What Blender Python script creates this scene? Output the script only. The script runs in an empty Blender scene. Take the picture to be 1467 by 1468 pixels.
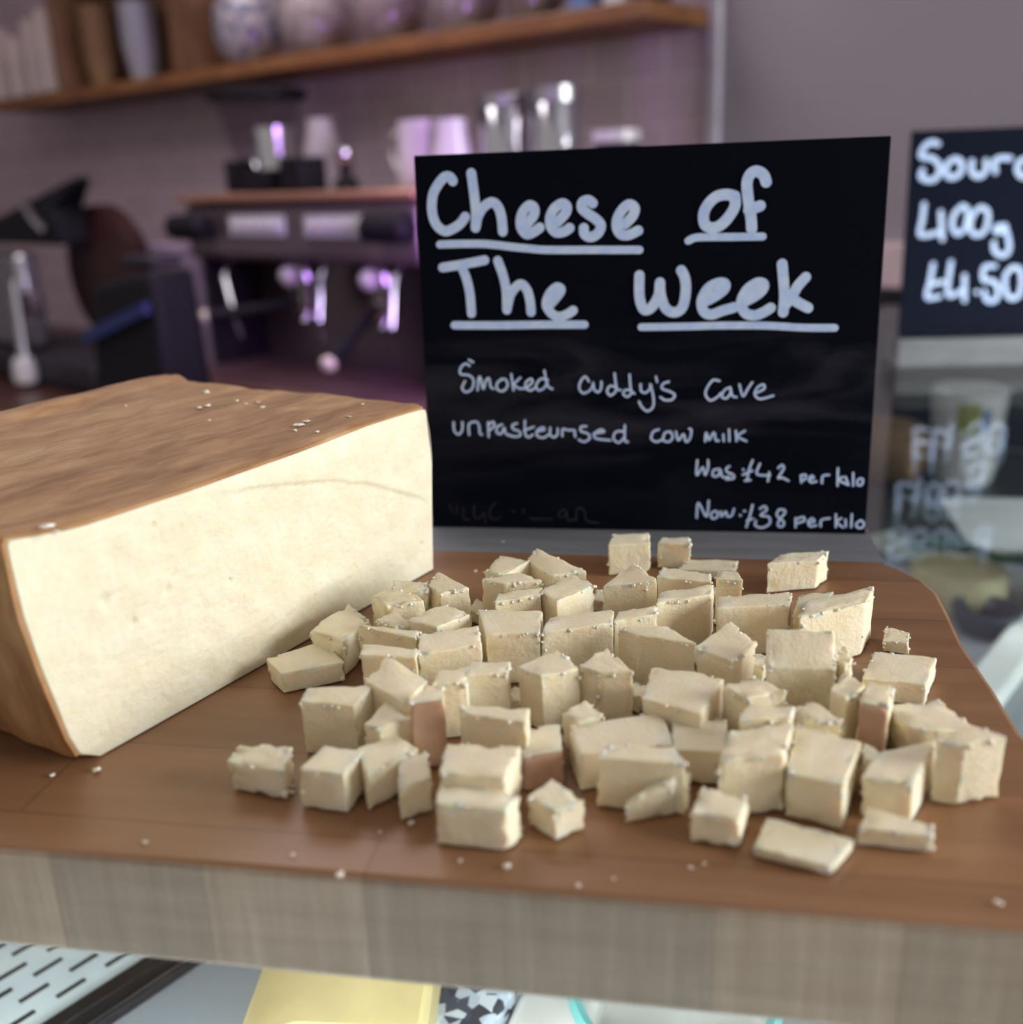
import bpy, math, random
from mathutils import Vector, Matrix, noise

random.seed(7)
scene = bpy.context.scene
col = scene.collection
rad = math.radians

# ------------------------------------------------------------------ camera
ZB = 1.286                      # height of the chopping board's top above the floor
PITCH, ROLL, FPX = rad(18.24), rad(2.2), 1469.0
FWD = Vector((0, math.cos(PITCH), -math.sin(PITCH)))
UP0 = Vector((0, math.sin(PITCH), math.cos(PITCH)))
RT0 = Vector((1, 0, 0))
IX = math.cos(ROLL) * RT0 - math.sin(ROLL) * UP0
IU = math.sin(ROLL) * RT0 + math.cos(ROLL) * UP0
EYE = Vector((0, 0, ZB + .18))
cd = bpy.data.cameras.new('camera')
cam = bpy.data.objects.new('camera', cd)
col.objects.link(cam)
cam.matrix_world = Matrix((( IX.x, IU.x, -FWD.x, EYE.x), (IX.y, IU.y, -FWD.y, EYE.y), (IX.z, IU.z, -FWD.z, EYE.z), (0, 0, 0, 1)))
cd.sensor_fit = 'HORIZONTAL'
cd.sensor_width = 36.0
cd.lens = 36.0 * FPX / 1467.0
cd.clip_start = .01
cd.dof.use_dof = True
cd.dof.focus_distance = .405
cd.dof.aperture_fstop = 5.8
scene.camera = cam

TH = rad(-40.417)               # heading of the back wall and of the display case
EA = Vector((math.cos(TH), math.sin(TH), 0))
NA = Vector((math.sin(TH), -math.cos(TH), 0))
def st(s, t, z=0.0):
    p = EA * s + NA * t
    return Vector((p.x, p.y, z))

# ------------------------------------------------------------------ light and exposure
scene.view_settings.view_transform = 'Standard'
scene.view_settings.look = 'None'
scene.view_settings.gamma = 1.0
scene.view_settings.use_curve_mapping = False
scene.view_settings.exposure = 0.0
world = bpy.data.worlds.new('world')
scene.world = world
world.use_nodes = True
world.node_tree.nodes['Background'].inputs[0].default_value = (.77, .72, .69, 1)
world.node_tree.nodes['Background'].inputs[1].default_value = .50

def area(name, loc, target, sx, sy, power, color):
    l = bpy.data.lights.new(name, 'AREA')
    l.shape = 'RECTANGLE'; l.size = sx; l.size_y = sy; l.energy = power; l.color = color
    o = bpy.data.objects.new(name, l); col.objects.link(o)
    o.location = loc
    o.rotation_euler = (Vector(target) - Vector(loc)).to_track_quat('-Z', 'Y').to_euler()
    return o
area('shop_window_light', (2.5, -.25, 1.92), (0, .38, 1.3), 1.3, 1.2, 92, (.94, .97, 1.0))
area('ceiling_panel_light', (-1.1, 2.0, 2.9), (-1.3, 2.3, 0), 2.2, 1.0, 42, (1.0, .92, .96))  # unseen fill added overhead to lift the cube tops and the background
area('violet_sign_light', (-.04, 1.70, 1.36), (-.75, 2.5, 1.22), .22, .3, 5.0, (.62, .28, 1.0))  # unseen purple LED behind the chalkboard, inferred from the violet glow
area('case_far_light', st(-.10, -1.02, 1.236), st(-.32, -1.22, 1.08), .25, .04, .9, (.95, .98, 1.0))  # fill added inside the case to bring out the steel dish
area('case_strip_light', (-.12, .12, 1.238), (-.12, .1201, 1.0), .5, .05, 6.2, (.90, .96, 1.0))

# ------------------------------------------------------------------ helpers
def ray(x, y):
    return FWD + (x - 733.5) / FPX * IX - (y - 734) / FPX * IU
def at(x, y, z=0.0):
    """point seen at (x, y) on the level z above the board's top"""
    d = ray(x, y)
    return EYE + d * ((ZB + z - EYE.z) / d.z)
def onplane(x, y, P, n):
    d = ray(x, y)
    return EYE + d * ((P - EYE).dot(n) / d.dot(n))
def proj(P):
    v = P - EYE; d = v.dot(FWD)
    return 733.5 + FPX * v.dot(IX) / d, 734 - FPX * v.dot(IU) / d


class MB:
    def __init__(s): s.v = []; s.f = []; s.m = []
    def add(s, vs, fs, mi=0):
        b = len(s.v); s.v += [tuple(p) for p in vs]
        s.f += [tuple(i + b for i in f) for f in fs]; s.m += [mi] * len(fs)
        return s
    def box(s, x0, x1, y0, y1, z0, z1, mi=0):
        return s.add([(x0,y0,z0),(x1,y0,z0),(x1,y1,z0),(x0,y1,z0),(x0,y0,z1),(x1,y0,z1),(x1,y1,z1),(x0,y1,z1)],
                     [(3,2,1,0),(4,5,6,7),(0,1,5,4),(1,2,6,5),(2,3,7,6),(3,0,4,7)], mi)
    def lathe(s, prof, c=(0,0,0), n=28, axis='z', mi=0, cap=True):
        vs = []; fs = []
        for r, h in prof:
            for k in range(n):
                a = 2 * math.pi * k / n
                p = (r * math.cos(a), r * math.sin(a), h)
                if axis == 'x': p = (p[2], p[0], p[1])
                if axis == 'y': p = (p[1], p[2], p[0])
                vs.append((p[0] + c[0], p[1] + c[1], p[2] + c[2]))
        m = len(prof)
        for i in range(m - 1):
            for k in range(n):
                k2 = (k + 1) % n
                fs.append((i*n+k, i*n+k2, (i+1)*n+k2, (i+1)*n+k))
        if cap: fs.append(tuple(range(n - 1, -1, -1))); fs.append(tuple((m-1)*n + k for k in range(n)))
        return s.add(vs, fs, mi)
    def tube(s, pts, r, n=12, mi=0):
        pts = [Vector(p) for p in pts]
        vs = []; fs = []
        up = Vector((0, 0, 1))
        for i, p in enumerate(pts):
            d = (pts[min(i+1, len(pts)-1)] - pts[max(i-1, 0)]).normalized()
            x = d.cross(up)
            if x.length < 1e-3: x = d.cross(Vector((1, 0, 0)))
            x.normalize(); y = x.cross(d)
            rr = r[i] if isinstance(r, (list, tuple)) else r
            for k in range(n):
                a = 2 * math.pi * k / n
                vs.append(p + (x * math.cos(a) + y * math.sin(a)) * rr)
        for i in range(len(pts) - 1):
            for k in range(n):
                k2 = (k + 1) % n
                fs.append((i*n+k, i*n+k2, (i+1)*n+k2, (i+1)*n+k))
        fs.append(tuple(range(n-1, -1, -1))); fs.append(tuple((len(pts)-1)*n + k for k in range(n)))
        return s.add(vs, fs, mi)
    def prism(s, poly, z0, z1, mi=0, mside=None):
        n = len(poly)
        vs = [(p[0], p[1], z0) for p in poly] + [(p[0], p[1], z1) for p in poly]
        s.add(vs, [tuple(range(n-1, -1, -1)), tuple(range(n, 2*n))], mi)
        b = len(s.v) - 2*n
        for i in range(n):
            j = (i+1) % n
            s.f.append((b+i, b+j, b+n+j, b+n+i)); s.m.append(mi if mside is None else mside)
        return s
    def build(s, name, mats, parent=None, smooth=40, bevel=0, seg=2):
        me = bpy.data.meshes.new(name)
        me.from_pydata(s.v, [], s.f)
        mats = mats if isinstance(mats, (list, tuple)) else [mats]
        for m in mats: me.materials.append(m)
        for p, mi in zip(me.polygons, s.m): p.material_index = mi
        if smooth:
            me.polygons.foreach_set('use_smooth', [True] * len(me.polygons))
            me.set_sharp_from_angle(angle=rad(smooth))
        me.update()
        o = bpy.data.objects.new(name, me); col.objects.link(o)
        if parent: o.parent = parent
        if bevel:
            b = o.modifiers.new('edge', 'BEVEL'); b.width = bevel; b.segments = seg; b.limit_method = 'ANGLE'; b.angle_limit = rad(35)
        return o

def tag(o, label=None, cat=None, group=None, kind=None):
    if label: o['label'] = label
    if cat: o['category'] = cat
    if group: o['group'] = group
    if kind: o['kind'] = kind
    return o
def thing(name, label, cat, loc=(0,0,0), rz=0.0, group=None):
    o = bpy.data.objects.new(name, None); col.objects.link(o)
    o.empty_display_size = .05
    o.location = loc; o.rotation_euler = (0, 0, rz)
    return tag(o, label, cat, group)
def place(o, loc, rz=0.0):
    o.location = loc; o.rotation_euler = (0, 0, rz); return o
def struct(o, kind='structure'):
    o['kind'] = kind; return o
def copy_tree(o, parent=None):
    c = o.copy(); col.objects.link(c)
    if parent: c.parent = parent
    for ch in list(o.children): copy_tree(ch, c)
    return c

# ------------------------------------------------------------------ materials
def nodes_of(name):
    m = bpy.data.materials.new(name); m.use_nodes = True
    nt = m.node_tree; return m, nt, nt.nodes['Principled BSDF']
def N(nt, kind, **kw):
    n = nt.nodes.new(kind)
    for k, v in kw.items():
        if k.startswith('i_'): n.inputs[k[2:].replace('_', ' ')].default_value = v
        else: setattr(n, k, v)
    return n
def mapping(nt, scale=(1,1,1), rot=(0,0,0)):
    tc = N(nt, 'ShaderNodeTexCoord'); mp = N(nt, 'ShaderNodeMapping')
    mp.inputs['Scale'].default_value = scale; mp.inputs['Rotation'].default_value = rot
    nt.links.new(tc.outputs['Object'], mp.inputs['Vector'])
    return mp.outputs[0]
def ramp(nt, fac, stops):
    r = N(nt, 'ShaderNodeValToRGB')
    el = r.color_ramp.elements
    while len(el) < len(stops): el.new(.5)
    for e, (p, c) in zip(el, stops): e.position = p; e.color = (*c, 1)
    nt.links.new(fac, r.inputs[0]); return r.outputs[0]
def mix(nt, fac, a, b, blend='MIX'):
    m = N(nt, 'ShaderNodeMix', data_type='RGBA', blend_type=blend)
    L = nt.links
    for sock, v in ((m.inputs[0], fac), (m.inputs[6], a), (m.inputs[7], b)):
        if hasattr(v, 'is_linked'): L.new(v, sock)
        elif isinstance(v, (int, float)): sock.default_value = v
        else: sock.default_value = (*v, 1)
    return m.outputs[2]
def bump(nt, b, h, strength, dist=.001):
    bn = N(nt, 'ShaderNodeBump'); bn.inputs['Strength'].default_value = strength; bn.inputs['Distance'].default_value = dist
    nt.links.new(h, bn.inputs['Height']); nt.links.new(bn.outputs[0], b.inputs['Normal'])
def plain(name, c, rough=.5, metal=0.0, var=.12, scale=20, spec=.5, coat=0.0, bmp=0.0):
    m, nt, b = nodes_of(name)
    v = mapping(nt, (scale,)*3)
    nz = N(nt, 'ShaderNodeTexNoise', i_Scale=1.0, i_Detail=4.0)
    nt.links.new(v, nz.inputs['Vector'])
    lo = tuple(x * (1 - var) for x in c); hi = tuple(min(1, x * (1 + var)) for x in c)
    nt.links.new(ramp(nt, nz.outputs[0], [(.3, lo), (.7, hi)]), b.inputs['Base Color'])
    b.inputs['Roughness'].default_value = rough; b.inputs['Metallic'].default_value = metal
    b.inputs['Specular IOR Level'].default_value = spec
    b.inputs['Coat Weight'].default_value = coat
    if bmp: bump(nt, b, nz.outputs[0], bmp)
    return m
def clear(name, tint=(1,1,1), ior=1.45, rough=0.02, body=0.0, bodycol=(.8,.8,.85)):
    """thin clear glass or plastic: passes light straight on and mirrors by fresnel"""
    m = bpy.data.materials.new(name); m.use_nodes = True
    nt = m.node_tree; nt.nodes.clear()
    out = N(nt, 'ShaderNodeOutputMaterial'); tr = N(nt, 'ShaderNodeBsdfTransparent'); gl = N(nt, 'ShaderNodeBsdfGlossy')
    fr = N(nt, 'ShaderNodeFresnel'); mx = N(nt, 'ShaderNodeMixShader')
    tr.inputs[0].default_value = (*tint, 1); gl.inputs['Roughness'].default_value = rough
    L = nt.links
    ge = N(nt, 'ShaderNodeNewGeometry'); mr = N(nt, 'ShaderNodeMapRange')
    mr.inputs['To Min'].default_value = ior; mr.inputs['To Max'].default_value = 1.0 / ior
    L.new(ge.outputs['Backfacing'], mr.inputs['Value']); L.new(mr.outputs[0], fr.inputs['IOR'])
    last = tr.outputs[0]
    if body:
        df = N(nt, 'ShaderNodeBsdfDiffuse'); df.inputs[0].default_value = (*bodycol, 1)
        m2 = N(nt, 'ShaderNodeMixShader'); m2.inputs[0].default_value = body
        L.new(tr.outputs[0], m2.inputs[1]); L.new(df.outputs[0], m2.inputs[2]); last = m2.outputs[0]
    L.new(fr.outputs[0], mx.inputs[0]); L.new(last, mx.inputs[1]); L.new(gl.outputs[0], mx.inputs[2])
    L.new(mx.outputs[0], out.inputs[0])
    return m

def cheese_mat(name, holes=0.0, stops=((.32, (.83, .69, .42)), (.55, (.90, .785, .55)), (.72, (.93, .86, .67)))):
    m, nt, b = nodes_of(name)
    v = mapping(nt)
    n1 = N(nt, 'ShaderNodeTexNoise', i_Scale=70.0, i_Detail=5.0); n2 = N(nt, 'ShaderNodeTexNoise', i_Scale=700.0, i_Detail=5.0, i_Roughness=.65)
    n3 = N(nt, 'ShaderNodeTexNoise', i_Scale=220.0, i_Detail=3.0)
    for n in (n1, n2, n3): nt.links.new(v, n.inputs['Vector'])
    c = ramp(nt, n1.outputs[0], stops)
    c = mix(nt, .3, c, (.90, .83, .64))
    h = N(nt, 'ShaderNodeMath', operation='ADD'); nt.links.new(n2.outputs[0], h.inputs[0]); nt.links.new(n3.outputs[0], h.inputs[1])
    hh = h.outputs[0]
    if holes:
        vo = N(nt, 'ShaderNodeTexVoronoi', i_Scale=55.0); nt.links.new(v, vo.inputs['Vector'])
        n4 = N(nt, 'ShaderNodeTexNoise', i_Scale=160.0); nt.links.new(v, n4.inputs['Vector'])
        pit = ramp(nt, vo.outputs['Distance'], [(.03, (0, 0, 0)), (.09, (1, 1, 1))])
        sub = N(nt, 'ShaderNodeMath', operation='MULTIPLY'); nt.links.new(pit, sub.inputs[0]); sub.inputs[1].default_value = 1.0
        c = mix(nt, pit, (.74, .62, .38), c)
        h2 = N(nt, 'ShaderNodeMath', operation='ADD'); nt.links.new(hh, h2.inputs[0]); nt.links.new(sub.outputs[0], h2.inputs[1]); hh = h2.outputs[0]
    nt.links.new(c, b.inputs['Base Color'])
    b.inputs['Roughness'].default_value = .48
    b.inputs['Specular IOR Level'].default_value = .35
    b.inputs['Subsurface Weight'].default_value = .5
    b.inputs['Subsurface Radius'].default_value = (1.0, .52, .15)
    b.inputs['Subsurface Scale'].default_value = .004
    bump(nt, b, hh, .55, .0009)
    return m
def rind_mat(name, pinkish=False):
    m, nt, b = nodes_of(name)
    v = mapping(nt, (1, 3.2, 1), (0, 0, rad(-30)))
    n1 = N(nt, 'ShaderNodeTexNoise', i_Scale=16.0, i_Detail=5.0, i_Distortion=.8); n2 = N(nt, 'ShaderNodeTexNoise', i_Scale=60.0, i_Detail=5.0, i_Distortion=.6)
    for n in (n1, n2): nt.links.new(v, n.inputs['Vector'])
    if pinkish: stops = [(.3, (.40, .22, .14)), (.5, (.55, .35, .24)), (.72, (.68, .52, .40))]
    else: stops = [(.28, (.25, .112, .038)), (.47, (.37, .185, .070)), (.62, (.47, .265, .112)), (.82, (.60, .42, .24))]
    c = ramp(nt, n1.outputs[0], stops)
    c = mix(nt, .35, c, ramp(nt, n2.outputs[0], [(.35, (.28, .135, .055)), (.65, (.55, .34, .18))]))
    nt.links.new(c, b.inputs['Base Color'])
    b.inputs['Roughness'].default_value = .6; b.inputs['Specular IOR Level'].default_value = .22
    b.inputs['Subsurface Weight'].default_value = .15; b.inputs['Subsurface Scale'].default_value = .003
    bump(nt, b, n2.outputs[0], .35, .0012)
    return m
def wood_mat(name, lo, mid, hi, grain=(6, 60, 60), stave=0.0, rough=.45, seglen=.11):
    """long grain wood, optionally glued up from staves running along local x"""
    m, nt, b = nodes_of(name)
    tc = N(nt, 'ShaderNodeTexCoord')
    mp = N(nt, 'ShaderNodeMapping'); mp.inputs['Scale'].default_value = grain
    nt.links.new(tc.outputs['Object'], mp.inputs['Vector'])
    n1 = N(nt, 'ShaderNodeTexNoise', i_Scale=1.0, i_Detail=8.0, i_Roughness=.62, i_Distortion=.4)
    nt.links.new(mp.outputs[0], n1.inputs['Vector'])
    c = ramp(nt, n1.outputs[0], [(.28, lo), (.5, mid), (.74, hi)])
    n2 = N(nt, 'ShaderNodeTexNoise', i_Scale=9.0, i_Detail=3.0); nt.links.new(tc.outputs['Object'], n2.inputs['Vector'])
    c = mix(nt, .35, c, ramp(nt, n2.outputs[0], [(.35, lo), (.65, hi)]))
    if stave:
        br = N(nt, 'ShaderNodeTexBrick', i_Scale=1.0)
        br.offset = .37; br.inputs['Brick Width'].default_value = seglen; br.inputs['Row Height'].default_value = stave
        br.inputs['Mortar Size'].default_value = .0004; br.inputs['Bias'].default_value = 0
        br.inputs['Color1'].default_value = (.74, .74, .74, 1); br.inputs['Color2'].default_value = (1.15, 1.15, 1.15, 1); br.inputs['Mortar'].default_value = (.45, .42, .4, 1)
        nt.links.new(tc.outputs['Object'], br.inputs['Vector'])
        c = mix(nt, .55, c, br.outputs[0], 'MULTIPLY')
    nt.links.new(c, b.inputs['Base Color'])
    b.inputs['Roughness'].default_value = rough
    bump(nt, b, n1.outputs[0], .12, .0006)
    return m
def worn_edge_mat(name):
    """greyed end grain and staves on the board's sawn edge"""
    m, nt, b = nodes_of(name)
    tc = N(nt, 'ShaderNodeTexCoord')
    n1 = N(nt, 'ShaderNodeTexNoise', i_Scale=1.0, i_Detail=7.0, i_Roughness=.7)
    n2 = N(nt, 'ShaderNodeTexNoise', i_Scale=1.0, i_Detail=6.0, i_Roughness=.65)
    n3 = N(nt, 'ShaderNodeTexNoise', i_Scale=14.0, i_Detail=4.0)
    for n, sc in ((n1, (150, 60, 9)), (n2, (14, 14, 160)), (n3, (1, 1, .5))):
        mp = N(nt, 'ShaderNodeMapping'); mp.inputs['Scale'].default_value = sc
        nt.links.new(tc.outputs['Object'], mp.inputs['Vector']); nt.links.new(mp.outputs[0], n.inputs['Vector'])
    a = ramp(nt, n1.outputs[0], [(.3, (.225, .148, .090)), (.55, (.335, .243, .165)), (.75, (.46, .365, .275))])
    c = mix(nt, .4, a, ramp(nt, n2.outputs[0], [(.3, (.25, .17, .105)), (.7, (.41, .315, .23))]))
    br = N(nt, 'ShaderNodeTexBrick', i_Scale=1.0); br.offset = 0
    br.inputs['Brick Width'].default_value = .047; br.inputs['Row Height'].default_value = 2.0
    br.inputs['Mortar Size'].default_value = .0003
    br.inputs['Color1'].default_value = (.66, .66, .66, 1); br.inputs['Color2'].default_value = (1.25, 1.22, 1.2, 1); br.inputs['Mortar'].default_value = (.5, .48, .46, 1)
    nt.links.new(tc.outputs['Object'], br.inputs['Vector'])
    c = mix(nt, .6, c, br.outputs[0], 'MULTIPLY')
    c = mix(nt, ramp(nt, n3.outputs[0], [(.62, (0, 0, 0)), (.8, (.5, .5, .5))]), c, (.36, .33, .31))
    nt.links.new(c, b.inputs['Base Color']); b.inputs['Roughness'].default_value = .6
    bump(nt, b, n1.outputs[0], .3, .001)
    return m
def slate_mat(name, smear=True, g=1.0):
    m, nt, b = nodes_of(name)
    v = mapping(nt, (5, 1, 22), (0, rad(6), 0)); v2 = mapping(nt, (1, 1, 1))
    n1 = N(nt, 'ShaderNodeTexNoise', i_Scale=2.2, i_Detail=6.0, i_Distortion=.9); nt.links.new(v, n1.inputs['Vector'])
    n2 = N(nt, 'ShaderNodeTexNoise', i_Scale=400.0, i_Detail=2.0); nt.links.new(v2, n2.inputs['Vector'])
    sx = N(nt, 'ShaderNodeSeparateXYZ'); nt.links.new(v2, sx.inputs[0])
    band = ramp(nt, sx.outputs[2], [(.02, (.15,)*3), (.06, (.8,)*3), (.095, (1,)*3), (.107, (0,)*3)]) if smear else None
    c = mix(nt, n2.outputs[0], (.0014*g, .0022*g, .0058*g), (.003*g, .0042*g, .0095*g))
    if smear:
        k = mix(nt, 1.0, ramp(nt, n1.outputs[0], [(.42, (0, 0, 0)), (.75, (1, 1, 1))]), band, 'MULTIPLY')
        c = mix(nt, k, c, (.035, .035, .048))
    nt.links.new(c, b.inputs['Base Color'])
    b.inputs['Roughness'].default_value = .55; b.inputs['Specular IOR Level'].default_value = .05
    bump(nt, b, n2.outputs[0], .05, .0003)
    return m
def ink_mat(name, a=(.52, .66, 1.0), c2=(.66, .79, 1.0)):
    m, nt, b = nodes_of(name)
    v = mapping(nt)
    n = N(nt, 'ShaderNodeTexNoise', i_Scale=150.0, i_Detail=3.0); nt.links.new(v, n.inputs['Vector'])
    nt.links.new(ramp(nt, n.outputs[0], [(.35, a), (.65, c2)]), b.inputs['Base Color'])
    b.inputs['Roughness'].default_value = .6; b.inputs['Specular IOR Level'].default_value = .2
    return m
def tile_mat(name):
    m, nt, b = nodes_of(name)
    tc = N(nt, 'ShaderNodeTexCoord'); sp = N(nt, 'ShaderNodeSeparateXYZ'); cb = N(nt, 'ShaderNodeCombineXYZ')
    L = nt.links
    L.new(tc.outputs['Object'], sp.inputs[0]); L.new(sp.outputs[0], cb.inputs[0]); L.new(sp.outputs[2], cb.inputs[1])
    br = N(nt, 'ShaderNodeTexBrick', i_Scale=1.0); br.offset = .5
    br.inputs['Brick Width'].default_value = .205; br.inputs['Row Height'].default_value = .104; br.inputs['Mortar Size'].default_value = .003
    br.inputs['Mortar Smooth'].default_value = .3
    br.inputs['Color1'].default_value = (.40, .30, .345, 1); br.inputs['Color2'].default_value = (.46, .345, .39, 1); br.inputs['Mortar'].default_value = (.62, .50, .54, 1)
    L.new(cb.outputs[0], br.inputs['Vector']); L.new(br.outputs[0], b.inputs['Base Color'])
    b.inputs['Roughness'].default_value = .22
    inv = N(nt, 'ShaderNodeMath', operation='SUBTRACT'); inv.inputs[0].default_value = 1.0; L.new(br.outputs['Fac'], inv.inputs[1])
    bump(nt, b, inv.outputs[0], .8, .003)
    return m
def speckle_mat(name, base, spots, scale=40, rough=.5):
    m, nt, b = nodes_of(name)
    v = mapping(nt, (scale,)*3)
    vo = N(nt, 'ShaderNodeTexVoronoi', i_Scale=1.0); nt.links.new(v, vo.inputs['Vector'])
    sp = N(nt, 'ShaderNodeSeparateColor'); nt.links.new(vo.outputs['Color'], sp.inputs[0])
    n = len(spots) + 1
    stops = [(0, base)] + [((i + 1) / n, c) for i, c in enumerate(spots)]
    cr = N(nt, 'ShaderNodeValToRGB'); cr.color_ramp.interpolation = 'CONSTANT'
    el = cr.color_ramp.elements
    while len(el) < len(stops): el.new(.5)
    for e, (p, c) in zip(el, stops): e.position = p; e.color = (*c, 1)
    nt.links.new(sp.outputs[0], cr.inputs[0]); nt.links.new(cr.outputs[0], b.inputs['Base Color'])
    b.inputs['Roughness'].default_value = rough
    return m

M = {}
M['cheese'] = cheese_mat('cheese_paste')
M['block'] = cheese_mat('cheese_block_paste', 1.0, ((.32, (.72, .64, .43)), (.55, (.765, .70, .51)), (.72, (.80, .755, .59))))
M['rind'] = rind_mat('smoked_rind')
M['pink_rind'] = rind_mat('cube_rind', True)
M['board'] = wood_mat('oiled_board', (.19, .086, .035), (.265, .128, .056), (.345, .182, .088), (5, 60, 60), stave=.042, rough=.42, seglen=.31)
M['board_edge'] = worn_edge_mat('worn_board_edge')
M['grey_wood'] = wood_mat('grey_stained_wood', (.09, .092, .097), (.155, .155, .162), (.23, .23, .24), (9, 120, 120), rough=.6)
M['slate'] = slate_mat('chalk_panel'); M['slate2'] = slate_mat('plain_chalk_panel', False, 2.2)
M['ink'] = ink_mat('pale_blue_ink'); M['ghost'] = ink_mat('wiped_ink', (.018, .02, .03), (.035, .037, .048))  # ink: bluish tint of the skylight put into the lettering's colour
M['glass'] = clear('counter_glass', (.93, .97, .95), 1.5, .01)
M['clear'] = clear('clear_plastic', (.90, .86, .84), 1.45, .12, .45, (.70, .58, .55))
M['jar'] = clear('jar_glass', (.92, .92, .93), 1.45, .03, .05)
M['black'] = plain('black_plastic', (.006, .005, .008), .6, spec=.18)
M['dark'] = plain('dark_metal', (.024, .021, .027), .5, .2, spec=.25)
M['chrome'] = plain('chrome', (.62, .62, .66), .16, 1.0, .04)
M['steel'] = plain('brushed_steel', (.42, .41, .43), .32, 1.0, .08, 60)
M['dimsteel'] = plain('machine_steel', (.13, .095, .108), .3, .55, .1, 30)
M['dishsteel'] = plain('dish_steel', (.74, .74, .76), .3, .7, .04)
M['silver'] = plain('silver_panel', (.55, .55, .60), .35, .2)
M['copper'] = plain('copper_trim', (.34, .17, .11), .3, .4, .1)  # orange light reflected by the machine's metal, put into the base colour
M['traysteel'] = plain('tray_steel', (.15, .085, .085), .35, .3, .1, 30)
M['white'] = plain('white_china', (.54, .50, .52), .3, 0, .06, 20, coat=.3)
M['dimwhite'] = plain('grey_white_paper', (.34, .30, .32), .7)
M['beige'] = plain('beige_cap', (.62, .55, .44), .5)
M['blue'] = plain('dark_blue_cloth', (.012, .02, .11), .7)
M['maroon'] = plain('maroon_enamel', (.028, .008, .009), .5, spec=.25)
M['shelf'] = wood_mat('shelf_oak', (.11, .038, .010), (.18, .068, .020), (.25, .105, .034), (5, 50, 50), rough=.5)
M['crate'] = wood_mat('crate_wood', (.065, .026, .011), (.11, .046, .020), (.155, .07, .032), (30, 30, 4), rough=.6)
M['kraft'] = plain('kraft_card', (.17, .09, .042), .8)
M['silver_card'] = plain('silver_cup', (.30, .29, .33), .4, .3)
M['counter'] = wood_mat('dark_worktop', (.035, .012, .010), (.06, .024, .018), (.085, .038, .028), (5, 40, 40), rough=.35)
M['tile'] = tile_mat('glazed_tile'); M['mauve'] = plain('mauve_paint', (.27, .225, .255), .7, 0, .04, 3)
M['trim'] = plain('grey_trim', (.40, .37, .42), .5); M['pink_rail'] = plain('pink_rail', (.58, .43, .46), .5)
M['floor'] = plain('brown_floor', (.10, .07, .05), .5, 0, .2, 6)
M['ceiling'] = plain('ceiling_paint', (.45, .42, .44), .8)
M['case'] = plain('grey_case_metal', (.20, .21, .23), .45, .3); M['deck'] = plain('grey_deck', (.33, .35, .39), .4, 0, .06, 8)
M['panel'] = plain('dark_case_panel', (.03, .031, .032), .55)
M['tray'] = plain('pale_enamel_tray', (.84, .90, .97), .35)
M['slot'] = plain('slot_hollow', (.02, .02, .02), .8)
M['yellow'] = plain('yellow_cheese', (.72, .55, .27), .5, 0, .1, 30)
M['palecheese'] = plain('pale_cheese_wheel', (.55, .47, .27), .5, 0, .1, 30)
M['pattern'] = speckle_mat('blue_patterned_paper', (.05, .06, .10), [(.45, .50, .60), (.03, .03, .05), (.60, .64, .72)], 160)
M['paper'] = plain('white_paper', (.66, .64, .62), .7); M['turquoise'] = plain('turquoise_rim', (.20, .55, .55), .5)
M['rail'] = plain('white_rail', (.95, .96, .96), .4)
M['red'] = plain('red_fruit', (.45, .03, .03), .35); M['loaf'] = plain('brown_crust', (.14, .075, .035), .8, 0, .3, 40)
M['green'] = plain('green_leaf', (.04, .12, .05), .6); M['olive'] = plain('olive_print', (.22, .22, .04), .6); M['bluep'] = plain('blue_print', (.10, .16, .34), .6)
M['slip'] = plain('grey_strip', (.36, .38, .37), .5)
M['flake'] = plain('white_flake', (.88, .82, .68), .8, spec=.2)

# ------------------------------------------------------------------ the room
wall = struct(MB().box(-6, -1.205, 0, .12, 0, 3.0).build('wall_back', M['tile'])); place(wall, st(0, -2.16, 0), TH)
w2 = struct(MB().box(-1.205, 4.2, .012, .132, 0, 3.0).build('wall_right', M['mauve'])); place(w2, st(0, -2.16, 0), TH)
tr = struct(MB().box(-1.222, -1.194, -.010, .012, .92, 3.0).build('trim_1', M['trim'], bevel=.004)); place(tr, st(0, -2.16, 0), TH)
tr = struct(MB().box(-1.18, 2.2, -.02, .012, 1.212, 1.305).build('trim_2', M['pink_rail'], bevel=.006)); place(tr, st(0, -2.16, 0), TH)
tr = struct(MB().box(-1.18, 2.2, -.05, .012, 1.160, 1.204).build('trim_3', M['black'], bevel=.006)); place(tr, st(0, -2.16, 0), TH)
w3 = struct(MB().box(-6.12, -6, -3.2, .12, 0, 3.0).build('wall_left', M['mauve'])); place(w3, st(0, -2.16, 0), TH)
struct(MB().box(-7, 5, -3, 8, -.1, 0).build('floor', M['floor']))
fl = struct(MB().box(-6.12, 4.2, -2.9, .14, 3.0, 3.1).build('ceiling', M['ceiling'])); place(fl, st(0, -2.16, 0), TH)

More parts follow.
